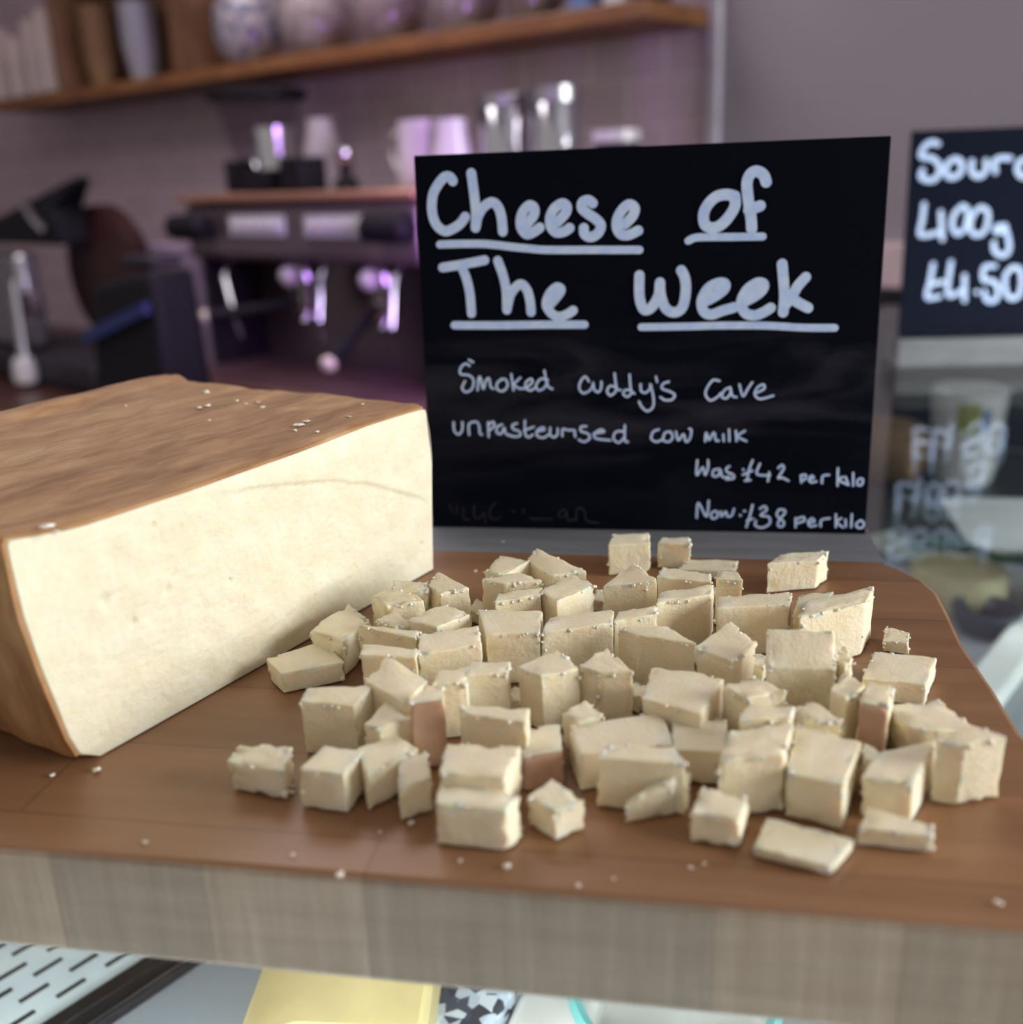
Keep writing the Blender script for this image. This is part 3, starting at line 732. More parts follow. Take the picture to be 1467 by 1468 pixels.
# front: dense triangulated disc
import bisect
crack = [fpt(*p) for p in ((200, 740), (273, 712), (373, 699), (472, 690), (540, 697), (603, 715), (621, 726))]
def crack_z(a):
    if a <= crack[0][0] or a >= crack[-1][0]: return None
    for (a0, z0), (a1, z1) in zip(crack, crack[1:]):
        if a0 <= a <= a1: return z0 + (z1 - z0)*(a - a0)/(a1 - a0)
pits = [(*fpt(x, y), r_/3600) for x, y, r_ in ((150, 861, 13), (240, 846, 9), (192, 893, 8), (330, 832, 6), (385, 820, 5), (194, 756, 4), (520, 780, 4), (560, 720, 5))]
rings = 46
ids = [list(range(n))]
fine = []
for j in range(n):                       # resample outline finely
    a0, z0 = blk.v[j][0], blk.v[j][2]; a1, z1 = blk.v[(j+1) % n][0], blk.v[(j+1) % n][2]
    fine.append((a0, z0))
gx, gz = 200, 90
zlo = .0006
def span(z):
    xs = []
    pts = [(blk.v[j][0], blk.v[j][2]) for j in range(n)]
    for (a0, z0), (a1, z1) in zip(pts, pts[1:] + pts[:1]):
        if (z0 - z)*(z1 - z) <= 0 and abs(z1 - z0) > 1e-9: xs.append(a0 + (a1 - a0)*(z - z0)/(z1 - z0))
    return (min(xs), max(xs)) if len(xs) > 1 else None
def topz(a):
    zs = []
    pts = [(blk.v[j][0], blk.v[j][2]) for j in range(n)]
    for (a0, z0), (a1, z1) in zip(pts, pts[1:] + pts[:1]):
        if (a0 - a)*(a1 - a) <= 0 and abs(a1 - a0) > 1e-9: zs.append(z0 + (z1 - z0)*(a - a0)/(a1 - a0))
    return max(zs)
amin = min(p[0] for p in prof); amax = max(p[0] for p in prof)
fv = []; ff = []
for j in range(gz + 1):
    v = j / gz
    for i in range(gx + 1):
        u = i / gx
        # blend the straight sides with the sloping top
        z = None
        aL, aR = None, None
        zt_guess = .0805
        zz = zlo + v*(zt_guess - zlo)
        sp = span(min(max(zz, .0008), .0768))
        a = sp[0] + (sp[1] - sp[0])*u
        tz = topz(min(max(a, amin + 1e-5), amax - 1e-5)) if v > .6 else None
        if v > .6:
            z06 = zlo + .6*(zt_guess - zlo); z = z06 + (tz - z06)*(v - .6)/.4
        else: z = zz
        edge = min(u, 1-u, v*.6, (1-v)*.6)
        w = -.0006*noise.noise(Vector((a*120, z*120, 3))) * min(1, edge*25) - .0004*noise.noise(Vector((a*500, z*500, 7)))*min(1, edge*25)
        for pa, pz, pr in pits:
            dd = math.hypot(a - pa, z - pz)/pr
            if dd < 1: w += .0022*(1 - dd*dd)**2*(.7 + .6*noise.noise(Vector((a*900, z*900, 1))))
        cz = crack_z(a)
        if cz is not None and z > cz:
            w -= .0011*min(1, (z - cz)/.0012)*min(1, edge*20)*min(1, (a - crack[0][0])/.05)
        fv.append((a, w, z))
for j in range(gz):
    for i in range(gx):
        k = j*(gx+1) + i; ff.append((k, k+1, k+gx+2, k+gx+1))
blk.add(fv, ff)
block = tag(blk.build('cheese_block', M['block'], smooth=60), 'large cut block of pale cheese with smoked brown rind on the left of the board', 'cheese')
block.matrix_world = Matrix(((cu.x, cw.x, 0, ca.x), (cu.y, cw.y, 0, ca.y), (0, 0, 1, ZB), (0, 0, 0, 1)))
# rind: a skin over the left side and the top
skin = prof[1:1 + len(left) + len(top)]
dense = []
for (a0, z0), (a1, z1) in zip(skin, skin[1:]):
    m_ = max(1, int(math.hypot(a1-a0, z1-z0)/.003))
    dense += [(a0 + (a1-a0)*k/m_, z0 + (z1-z0)*k/m_) for k in range(m_)]
dense.append(skin[-1])
rb = MB(); m_ = len(dense); wl_ = [.0003 + (W_ + .001 - .0003)*k/70 for k in range(71)]
def rind_off(a, w, z):
    o_ = .0016 + .0014*noise.noise(Vector((a*28, w*60, z*40))) + .0004*noise.noise(Vector((a*90, w*150, z*90)))
    if w > W_ - .016: o_ += .003*math.sin(min(1, (w - W_ + .016)/.013)*math.pi*.75)      # rolled far rim
    return max(.0004, o_)
vs = []
for outer in (0, 1):
    for w in wl_:
        for i, (a, z) in enumerate(dense):
            p0 = dense[max(0, i-3)]; p1 = dense[min(m_-1, i+3)]
            tx, tz = p1[0]-p0[0], p1[1]-p0[1]; l = math.hypot(tx, tz)
            nx, nz = -tz/l, tx/l
            off = -.0009 if not outer else rind_off(a, w, z)*(.35 + .65*min(1, w/.004))
            vs.append((a + nx*off, w, max(.0008, z + nz*off)))
nn = len(wl_)*m_; fs = []
for i in range(len(wl_) - 1):
    for k in range(m_ - 1):
        A_ = i*m_ + k
        fs.append((nn+A_, nn+A_+1, nn+A_+m_+1, nn+A_+m_)); fs.append((A_, A_+m_, A_+m_+1, A_+1))
for k in range(m_ - 1):
    fs.append((k, k+1, nn+k+1, nn+k)); q_ = (len(wl_)-1)*m_ + k; fs.append((q_, nn+q_, nn+q_+1, q_+1))
for i in range(len(wl_) - 1):
    A_ = i*m_; fs.append((A_, nn+A_, nn+A_+m_, A_+m_)); A_ += m_-1; fs.append((A_, A_+m_, nn+A_+m_, nn+A_))
rb.add(vs, fs)
tag(rb.build('rind', M['rind'], block, smooth=70), 'wrinkled smoked brown rind')

# ------------------------------------------------------------------ cheese cubes
PIECES=[
('pale crumbly cheese cube standing clear at the left end of the front row', [(327, 1091), (405, 1104), (418, 1071), (343, 1066)], 1, (402, 1148), None, None),
('cheese cube with a cut corner beside the lone front left cube', [(428, 1102), (492, 1109), (522, 1076), (466, 1068)], 1, (490, 1167), None, None),
('cheese cube with darker shaded right side, just left of the narrow upright one', [(514, 1073), (528, 1107), (596, 1074), (563, 1050)], 1, (537, 1161), None, None),
('narrow upright cheese cube just left of the largest front cube', [(573, 1129), (618, 1115), (610, 1077), (570, 1085)], 0, (578, 1179), None, None),
('wide cheese cube standing directly behind the largest front cube', [(630, 1107), (724, 1115), (748, 1069), (640, 1066)], 0, (632, 1186), None, None),
('largest square cheese cube of the front row with a broad flat face', [(623, 1150), (724, 1161), (745, 1140), (633, 1119)], 1, (727, 1225), None, None),
('small diamond turned cheese cube alone to the right of the largest front cube', [(757, 1142), (796, 1161), (839, 1147), (792, 1116)], 1, (798, 1206), None, None),
('cheese cube with brown pink rind on its front, behind the small diamond turned cube', [(748, 1084), (806, 1072), (802, 1036), (757, 1044)], 0, (748, 1134), None, 0),
('broad cheese cube with wavy bright top, right behind the tilted wedge piece', [(861, 1085), (982, 1094), (962, 1072), (876, 1066)], 0, (874, 1160), None, None),
('tilted wedge of cheese leaning against the broad wavy topped cube', [(898, 1150), (962, 1116), (989, 1107), (944, 1112)], 0, (903, 1203), (-0.5, 0.1, 0.1, 0), None),
('small ragged cheese cube between the tilted wedge and the thin front slab', [(990, 1164), (1060, 1172), (1073, 1143), (1006, 1129)], 0, (992, 1208), None, None),
('large plain cheese cube behind the small ragged front cube', [(1031, 1087), (1124, 1081), (1137, 1037), (1049, 1046)], 1, (1112, 1166), None, None),
('tall cheese cube with crusted top right behind the thin front slab', [(1128, 1108), (1210, 1124), (1236, 1064), (1142, 1034)], 1, (1211, 1191), None, None),
('thin flat cheese slab lying nearest the front right edge of the board', [(1081, 1214), (1192, 1242), (1226, 1204), (1101, 1171)], 1, (1193, 1259), None, None),
('low cheese slab to the right of the thin front slab, under the big slanted cube', [(1233, 1186), (1340, 1199), (1338, 1184), (1244, 1157)], 0, (1236, 1214), None, None),
('big slanted cheese cube with bright right face, above the low right slab', [(1238, 1112), (1308, 1120), (1340, 1062), (1265, 1077)], 1, (1327, 1179), None, None),
('tall cheese cube at the far right end of the pile near the board edge', [(1346, 1060), (1384, 1066), (1440, 1056), (1398, 1038)], 1, (1391, 1157), None, None),
('rough topped cheese cube directly behind the far right tall cube', [(1276, 1012), (1310, 1046), (1400, 1046), (1345, 1003)], 0, (1279, 1068), None, None),
('flat square cheese cube on its own towards the right rear of the pile', [(1238, 972), (1326, 980), (1341, 943), (1256, 935)], 1, (1314, 1012), None, None),
('narrow cheese piece with pinkish rind at its foot, left of the rough topped right cube', [(1234, 1006), (1273, 1010), (1282, 985), (1247, 979)], 1, (1270, 1096), None, 0),
('white crumbling cheese chunk right of the large flat topped cube', [(1192, 988), (1214, 1000), (1238, 985), (1217, 959)], 1, (1212, 1086), None, None),
('large flat topped cheese cube with yellow front below the tallest right rear cube', [(1102, 958), (1199, 958), (1197, 903), (1100, 901)], 1, (1196, 1039), (0, 0, 0.9, 0.9), None),
('big leaning cheese cube with bright right edge at the right rear', [(1149, 884), (1240, 864), (1252, 840), (1160, 862)], 1, (1248, 942), None, None),
('small cheese bit peeping out behind the big leaning right rear cube', [(1268, 918), (1301, 921), (1303, 908), (1270, 898)], 1, (1300, 940), None, None),
('pale upright cheese cube with a yellow patch, rearmost on the right of the pile', [(1103, 808), (1172, 802), (1187, 790), (1122, 794)], 0, (1104, 852), None, None),
('yellow shaded cheese piece under the rearmost right cube', [(1140, 872), (1180, 864), (1194, 848), (1148, 851)], 0, (1143, 944), None, None),
('long cheese cube left of the big leaning right rear cube', [(1030, 871), (1130, 866), (1134, 849), (1034, 855)], 1, (1135, 938), None, None),
('cracked cheese cube with split white top in the middle right of the pile', [(1000, 928), (1050, 945), (1084, 921), (1048, 892)], 1, (1050, 1024), None, None),
('bright cheese cube with one small hole, centre right of the pile', [(889, 899), (918, 910), (996, 922), (958, 898)], 1, (911, 985), None, None),
('large cheese cube with wide sloping top, just below the bright one with a hole', [(924, 1000), (1004, 1021), (1036, 970), (936, 957)], 0, (924, 1068), None, None),
('square cheese cube with a shaded lower face, right of the pitted wide cube', [(965, 1073), (1040, 1076), (1041, 1032), (966, 1034)], 1, (1032, 1126), None, None),
('wide pitted cheese cube left of the square cube with a shaded lower face', [(836, 1080), (960, 1064), (948, 1023), (820, 1040)], 0, (842, 1133), None, None),
('upright cheese piece showing tall pinkish brown rind on its face', [(590, 1005), (636, 1000), (633, 985), (610, 984)], 0, (606, 1103), None, 0),
('white cheese block directly right of the tall rind piece', [(670, 1022), (752, 1034), (757, 1016), (660, 1011)], 0, (674, 1107), None, None),
('yellowish cheese piece just above the tall rind piece', [(621, 981), (668, 976), (672, 956), (630, 962)], 0, (640, 1062), None, None),
('cheese cube with a yellow hollow in its face, above the white block', [(670, 968), (726, 962), (730, 950), (676, 949)], 1, (728, 1042), None, None),
('cheese cube with bright ridge and yellow foot, left of the double stepped cube', [(601, 936), (687, 922), (684, 898), (605, 908)], 0, (606, 1012), None, None),
('double stepped cheese cube near the middle rear of the pile', [(700, 908), (772, 906), (776, 876), (688, 874)], 0, (708, 982), None, None),
('angular cheese cube with bright front and yellow left side at the pile centre', [(743, 955), (776, 969), (831, 957), (800, 931)], 1, (776, 1050), None, None),
('long low cheese bar right of the double stepped cube', [(780, 905), (877, 892), (876, 875), (790, 884)], 0, (785, 980), None, None),
('rough edged cheese chunk right of the angular cube at the pile centre', [(832, 953), (858, 962), (904, 962), (870, 930)], 1, (862, 1042), None, None),
('small low cheese chip between the rind fronted cube and the rough edged chunk', [(808, 1018), (830, 1035), (868, 1022), (840, 1005)], 1, (830, 1092), None, None),
('short low cheese piece just above the bright cube with a hole', [(882, 890), (940, 880), (938, 868), (888, 877)], 1, (941, 953), None, None),
('large pale cheese cube right of the short low piece, middle rear', [(943, 864), (1018, 852), (1022, 838), (949, 848)], 0, (945, 936), None, None),
('flat cheese piece behind the large pale middle rear cube', [(945, 826), (1018, 834), (1017, 822), (952, 813)], 0, (946, 894), None, None),
('small cheese nub right of the flat piece at the rear', [(1028, 829), (1064, 831), (1056, 820), (1030, 819)], 0, (1028, 897), None, None),
('thin crumbly cheese strip lying at the rear, behind the flat piece', [(975, 816), (1052, 818), (1056, 804), (985, 803)], 0, (976, 829), None, None),
('small upright cheese cube at the rear, right of the tallest rear cube', [(945, 778), (989, 780), (986, 771), (951, 770)], 0, (941, 815), None, None),
('tallest rear cheese cube rising in front of the grey sign stand', [(872, 782), (932, 778), (930, 764), (881, 765)], 0, (871, 826), None, None),
('cheese cube tilted on a corner in front of the tallest rear cube', [(864, 841), (926, 834), (942, 830), (908, 806)], 0, (880, 911), (-0.1, 0.1, 0.2, 0.3), None),
('tan topped cheese slab with bright front face, left of the corner tilted cube', [(774, 846), (798, 862), (853, 838), (824, 824)], 1, (797, 933), None, None),
('cheese cube with yellow left side, in front of the curved rear slab', [(691, 830), (722, 837), (778, 831), (742, 820)], 1, (722, 904), None, None),
('small white cheese piece under the yellow sided rear cube', [(712, 862), (773, 853), (776, 843), (716, 850)], 0, (714, 932), None, None),
('flat cheese cube at the rear, left of the curved rear slab', [(697, 817), (722, 823), (758, 804), (718, 797)], 1, (724, 890), None, None),
('curved thin cheese slab leaning at the rear left of the pile', [(757, 803), (790, 824), (838, 818), (770, 786)], 1, (790, 890), (0, 0, 0, 0.4), None),
('triangular cheese piece closest to the far lower corner of the big cheese block', [(616, 838), (631, 850), (671, 842), (628, 820)], 1, (628, 918), None, None),
('small cheese piece touching the big cheese block, behind the crumbled lump', [(564, 848), (612, 846), (612, 834), (566, 832)], 0, (566, 914), None, None),
('crumbled cheese lump beside the big cheese block', [(535, 852), (555, 868), (606, 860), (575, 844)], 1, (557, 938), None, None),
('small cheese chip in front of the crumbled lump', [(540, 888), (566, 899), (598, 894), (566, 875)], 1, (566, 964), None, None),
('tan topped cheese cube with bright front ridge, right of the small chip', [(583, 888), (626, 899), (674, 880), (640, 866)], 1, (626, 972), None, None),
('ragged two pronged cheese chunk beside the big cheese block', [(447, 902), (492, 918), (528, 890), (500, 867)], 1, (502, 968), None, None),
('cheese cube with a small hole in a bright face, right of the two pronged chunk', [(538, 902), (594, 914), (599, 904), (516, 895)], 0, (536, 976), None, None),
('yellow shaded cheese piece under the cube with a small hole', [(520, 938), (594, 942), (596, 930), (522, 924)], 1, (596, 1020), None, None),
('tilted diamond cheese cube with a small dimple, left of the yellowish piece', [(527, 976), (578, 1004), (611, 976), (555, 940)], 1, (578, 1086), (0, 0, 0, 0.4), None),
('oblong cheese cube at the left edge of the pile, nearest the big block', [(405, 964), (490, 948), (465, 919), (384, 944)], 0, (416, 995), None, None),
('tall white cheese cube below the oblong cube at the left edge', [(433, 1004), (506, 1010), (534, 982), (442, 987)], 0, (424, 1080), None, None),
('low yellow shaded cheese chip between the tall white cube and the tall rind piece', [(524, 1036), (545, 1042), (588, 1030), (557, 1004)], 1, (546, 1110), None, None),
('flaky cheese fragment right of the cube with wide sloping top', [(1040, 984), (1072, 1000), (1124, 992), (1080, 968)], 1, (1070, 1084), None, None),
('flat cheese flake lying below the large flat topped cube', [(1140, 1014), (1165, 1032), (1204, 1032), (1165, 1004)], 1, (1165, 1106), None, None),
('low cheese sliver behind the large plain cube on the right', [(1062, 1030), (1130, 1028), (1138, 1012), (1075, 1010)], 0, (1062, 1118), None, None),
('little cheese crumble against the right side of the large flat topped cube', [(1200, 945), (1212, 956), (1223, 942), (1210, 925)], 1, (1212, 1038), None, None),
('little cheese nub wedged between the tall crusted cube and the slanted cube', [(1240, 1084), (1257, 1091), (1264, 1079), (1240, 1064)], 0, (1240, 1140), None, None),
('low cheese bit in the gap left of the yellow sided rear cube', [(672, 872), (688, 880), (700, 868), (684, 858)], 1, (688, 900), None, None),
('low cheese bit between the rough edged chunk and the wide sloping topped cube', [(900, 990), (916, 1000), (930, 988), (912, 978)], 1, (916, 1026), None, None),
('low cheese bit in the gap left of the large flat topped cube', [(1076, 950), (1094, 956), (1104, 944), (1088, 936)], 1, (1094, 980), None, None),
('low cheese bit squeezed under the cube tilted on a corner', [(848, 858), (866, 862), (874, 850), (858, 846)], 1, (866, 880), None, None),
('low cheese bit left of the angular cube at the pile centre', [(728, 998), (746, 1004), (754, 990), (738, 984)], 1, (746, 1022), None, None),
('low cheese bit squeezed beside the small nub at the rear', [(1018, 852), (1032, 856), (1038, 846), (1024, 842)], 1, (1032, 872), None, None)
]
LV = [-1, -.95, -.88, -.74, -.45, -.15, .15, .45, .74, .88, .95, 1]
def hexa_mesh(name, top4, bot4, seed, parent=None, mat=None, rough=1.0, r=.045):
    idx = {}; vs = []; fs = []
    nl = len(LV)
    size = sum((top4[(i+1) % 4] - top4[i]).length for i in range(4))/4
    def vid(i, j, k):
        if (i, j, k) in idx: return idx[(i, j, k)]
        p = Vector((LV[i], LV[j], LV[k]))
        inner = Vector([max(-(1-r), min(1-r, c)) for c in p]); d = p - inner
        if d.length > 1e-6:
            d = Vector((max(-r, min(r, d.x)), max(-r, min(r, d.y)), max(-r, min(r, d.z))))
            q = inner + d.normalized()*r
        else: q = p
        u, v, w = (q.x+1)/2, (q.y+1)/2, (q.z+1)/2
        T = top4[0]*(1-u)*(1-v) + top4[1]*u*(1-v) + top4[2]*u*v + top4[3]*(1-u)*v
        B = bot4[0]*(1-u)*(1-v) + bot4[1]*u*(1-v) + bot4[2]*u*v + bot4[3]*(1-u)*v
        P = B*(1-w) + T*w
        cdir = (P - cen_).normalized()
        near = sum(1 for c in p if abs(c) > .87)
        s_ = Vector((seed*3.1, seed*1.7, seed*.9))
        amp = .0004*noise.noise(P*130 + s_) + .0003*noise.noise(P*420 + s_)
        if near >= 2:
            e_ = noise.noise(P*320 + s_*2) ; amp -= .0019*max(0, e_ - .02) ; amp += .0006*max(0, noise.noise(P*600 + s_) - .1)
        P = P + cdir*amp*rough
        if k == 0: P.z = max(P.z, 0) if near < 2 else P.z
        P.z = max(P.z, .0004)
        idx[(i, j, k)] = len(vs); vs.append(P); return idx[(i, j, k)]
    cen_ = (sum(top4, Vector()) + sum(bot4, Vector()))/8
    for a in range(nl - 1):
        for b2 in range(nl - 1):
            e = nl - 1
            fs.append((vid(a,b2,e), vid(a+1,b2,e), vid(a+1,b2+1,e), vid(a,b2+1,e)))
            fs.append((vid(a,b2+1,0), vid(a+1,b2+1,0), vid(a+1,b2,0), vid(a,b2,0)))
            fs.append((vid(a,0,b2), vid(a+1,0,b2), vid(a+1,0,b2+1), vid(a,0,b2+1)))
            fs.append((vid(a,e,b2+1), vid(a+1,e,b2+1), vid(a+1,e,b2), vid(a,e,b2)))
            fs.append((vid(0,a,b2+1), vid(0,a+1,b2+1), vid(0,a+1,b2), vid(0,a,b2)))
            fs.append((vid(e,a,b2), vid(e,a+1,b2), vid(e,a+1,b2+1), vid(e,a,b2+1)))
    mb = MB().add(vs, fs)
    if parent is None:                       # crumbly grains clinging to the cut edges
        rs = random.Random(seed*13)
        for _ in range(34):
            e0 = rs.randrange(4); t = rs.random()
            if rs.random() < .7: c = top4[e0].lerp(top4[(e0+1) % 4], t)
            else: c = top4[e0].lerp(bot4[e0], t*.8)
            c = c + (cen_ - c).normalized()*rs.uniform(.0004, .0014) + Vector((rs.uniform(-1, 1), rs.uniform(-1, 1), rs.uniform(-1, .2)))*.0007
            g = rs.uniform(.00025, .0008)*(1.5 if rs.random() < .15 else 1)
            lat = []
            for f, rr_ in ((0.0, .0), (.8, .8), (1.6, 1.0), (2.4, .75), (3.1416, 0)):
                for k in range(6):
                    a = k*math.pi/3
                    lat.append(c + Vector((math.sin(f)*math.cos(a)*rs.uniform(.8, 1.3), math.sin(f)*math.sin(a)*rs.uniform(.8, 1.3), math.cos(f)*rs.uniform(.7, 1)))*g)
            lat = [Vector((p.x, p.y, max(.0004, p.z))) for p in lat]
            mb.add(lat, [((i+1)*6+k, (i+1)*6+(k+1) % 6, i*6+(k+1) % 6, i*6+k) for i in range(4) for k in range(6)], 1)
    return mb.build(name, [mat or M['cheese']] + ([M['flake']] if parent is None else []), parent, smooth=75)
for ci, (label, quad, ix_, bpx, dzs, rind) in enumerate(PIECES):
    B = at(*bpx)
    lo, hi = 0.0, .08
    for _ in range(40):
        md = (lo + hi)/2
        if proj(Vector((B.x, B.y, ZB + md)))[1] > quad[ix_][1]: lo = md
        else: hi = md
    zt = lo
    T4 = [at(*quad[j], zt + (dzs[j]*.01 if dzs else 0)) for j in range(4)]
    if label.find('front') < 0:              # pressed a little tighter together inside the pile
        cm = sum(T4, Vector())/4; T4 = [cm + (p - cm)*1.06 for p in T4]
    base = sum(T4, Vector())/4; base = Vector((base.x, base.y, ZB + .0004))
    top4 = [p - base for p in T4]
    rs = random.Random(ci)
    c2 = sum(top4, Vector())/4
    bot4 = []
    for p in top4:
        q = Vector((p.x, p.y, 0)); q += Vector((rs.uniform(-.0006, .0006), rs.uniform(-.0006, .0006), 0)); bot4.append(q)
    rgh = 2.0 if any(k in label for k in ('crumbl', 'ragged', 'rough ', 'crack', 'flaky')) else 1.0
    o = hexa_mesh('cheese_cube', top4, bot4, ci + 1, rough=rgh)
    o.location = base
    tag(o, label, 'cheese', 'cut cheese cubes on the board')
    if rind is not None:
        i0, i1 = rind, (rind + 1) % 4
        ed = (top4[i1] - top4[i0]); nd = Vector((ed.y, -ed.x, 0)).normalized()
        sh = .06
        ft = [top4[i0] + ed*sh*.2, top4[i1] - ed*sh*.2]; fb = [bot4[i0] + ed*sh*.2, bot4[i1] - ed*sh*.2]
        zl = .0004
        t4 = [ft[0] + nd*.0016, ft[1] + nd*.0016, ft[1] - nd*.002, ft[0] - nd*.002]
        b4 = [fb[0] + nd*.0016 + Vector((0,0,zl)), fb[1] + nd*.0016 + Vector((0,0,zl)), fb[1] - nd*.002 + Vector((0,0,zl)), fb[0] - nd*.002 + Vector((0,0,zl))]
        t4 = [p - Vector((0, 0, .0008)) for p in t4]
        tag(hexa_mesh('rind', t4, b4, ci + 50, o, M['pink_rind'], .7, .2), 'pinkish brown rind')

# crumbs on the board and flakes on the rind
def crumb(name, P, size, seed, label, group, mt):
    rs = random.Random(seed); g = MB()
    vs = []; 
    rings, seg = 5, 8
    for i in range(rings):
        f = math.pi*(i + .5)/rings
        for k in range(seg):
            a = 2*math.pi*k/seg
            r_ = size*(.7 + .9*noise.noise(Vector((math.cos(a)*1.7 + seed*2.3, math.sin(a)*1.7, f*2))))
            vs.append((r_*math.sin(f)*math.cos(a)*1.25, r_*math.sin(f)*math.sin(a), size*.4 - r_*.4*math.cos(f)))
    fs = [(i*seg+k, i*seg+(k+1) % seg, (i+1)*seg+(k+1) % seg, (i+1)*seg+k) for i in range(rings-1) for k in range(seg)]
    fs += [tuple(range(seg-1, -1, -1)), tuple((rings-1)*seg + k for k in range(seg))]
    zmin = min(v[2] for v in vs); vs = [(v[0], v[1], v[2] - zmin) for v in vs]
    o = g.add(vs, fs).build(name, mt, smooth=80)
    tag(o, label, 'crumb', group); o.location = P; o.rotation_euler = (0, 0, rs.uniform(0, 6))
for k, (x, y, sz) in enumerate(((139, 1107, .0017), (75, 1113, .001), (208, 1210, .001), (420, 1228, .0007), (488, 1258, .0013), (727, 1245, .0012), (830, 1272, .0008), (990, 1246, .0008), (590, 1182, .0012),
                                (682, 820, .0010), (722, 778, .0007), (415, 1138, .0014), (420, 1130, .001), (1152, 812, .0006), (660, 1236, .0007), (545, 1195, .0006), (1010, 1240, .0006), (1432, 1298, .0011), (880, 1262, .0006))):
    P = at(x, y); crumb('cheese_crumb', (P.x, P.y, ZB + .0003), sz, k, 'tiny loose cheese crumb lying on the chopping board', 'cheese crumbs on the board', M['flake'])
for k, (x, y, sz) in enumerate(((296, 564, .0018), (430, 611, .0016), (440, 605, .0012), (423, 618, .0010), (298, 583, .0014), (286, 586, .0012), (370, 578, .0011), (376, 584, .0010), (352, 580, .0009), (300, 603, .0007), (455, 620, .0009), (66, 757, .0016), (340, 575, .0009), (500, 598, .0008), (180, 582, .0007), (80, 765, .0012), (520, 580, .0008))):
    d = ray(x, y); zt = .0815
    for _ in range(6):
        P = EYE + d*((ZB + zt - EYE.z)/d.z)
        q = P - ca; a_, w_ = q.dot(cu), q.dot(cw)
        a2 = min(max(a_, top[0][0]), top[-1][0])
        for (a0, z0), (a1, z1) in zip(top, top[1:]):
            if a0 <= a2 <= a1: zt = z0 + (z1 - z0)*(a2 - a0)/(a1 - a0) + rind_off(a2, w_, z0)
    P = EYE + d*((ZB + zt - EYE.z)/d.z)
    crumb('cheese_flake', (P.x, P.y, P.z - .0002), sz*1.35, k + 90, 'small white cheese flake on the brown rind of the big block', 'white flakes on the rind', M['flake'])

# ------------------------------------------------------------------ signs
def catmull(pts, m=7):
    if len(pts) < 3: return [tuple(p) for p in pts]
    out = []
    P = [pts[0]] + list(pts) + [pts[-1]]
    for i in range(1, len(P) - 2):
        p0, p1, p2, p3 = P[i-1], P[i], P[i+1], P[i+2]
        for k in range(m):
            t = k/m
            out.append(tuple(.5*((2*p1[c]) + (-p0[c]+p2[c])*t + (2*p0[c]-5*p1[c]+4*p2[c]-p3[c])*t*t + (-p0[c]+3*p1[c]-3*p2[c]+p3[c])*t**3) for c in (0, 1)))
    out.append(tuple(pts[-1])); return out
def ribbon(mb, pts, hw, y0):
    """marker stroke with round ends in the sign's x-z plane, y0 just proud of the panel"""
    n = len(pts); th = .00025
    def disc(c, y):
        a = 14; return [(c[0] + hw*math.cos(2*math.pi*k/a), y, c[1] + hw*math.sin(2*math.pi*k/a)) for k in range(a)]
    ns = []
    for i in range(n):
        p, q = pts[max(0, i-1)], pts[min(n-1, i+1)]
        dx, dz = q[0]-p[0], q[1]-p[1]; l = math.hypot(dx, dz) or 1
        ns.append((-dz/l*hw, dx/l*hw))
    vs = []
    for (x, z), (nx, nz) in zip(pts, ns):
        vs += [(x+nx, y0, z+nz), (x-nx, y0, z-nz)]
    mb.add(vs, [(2*i, 2*i+1, 2*i+3, 2*i+2) for i in range(n-1)])
    eps = .00001
    for i in range(n):
        if i in (0, n-1) or (i % 2 == 0):
            eps += .0000006
            mb.add(disc(pts[i], y0 - eps), [tuple(range(14))])
def Z(ox, oy, sc, strokes): return [[(ox + x/sc, oy + y/sc) for x, y in s] for s in strokes]
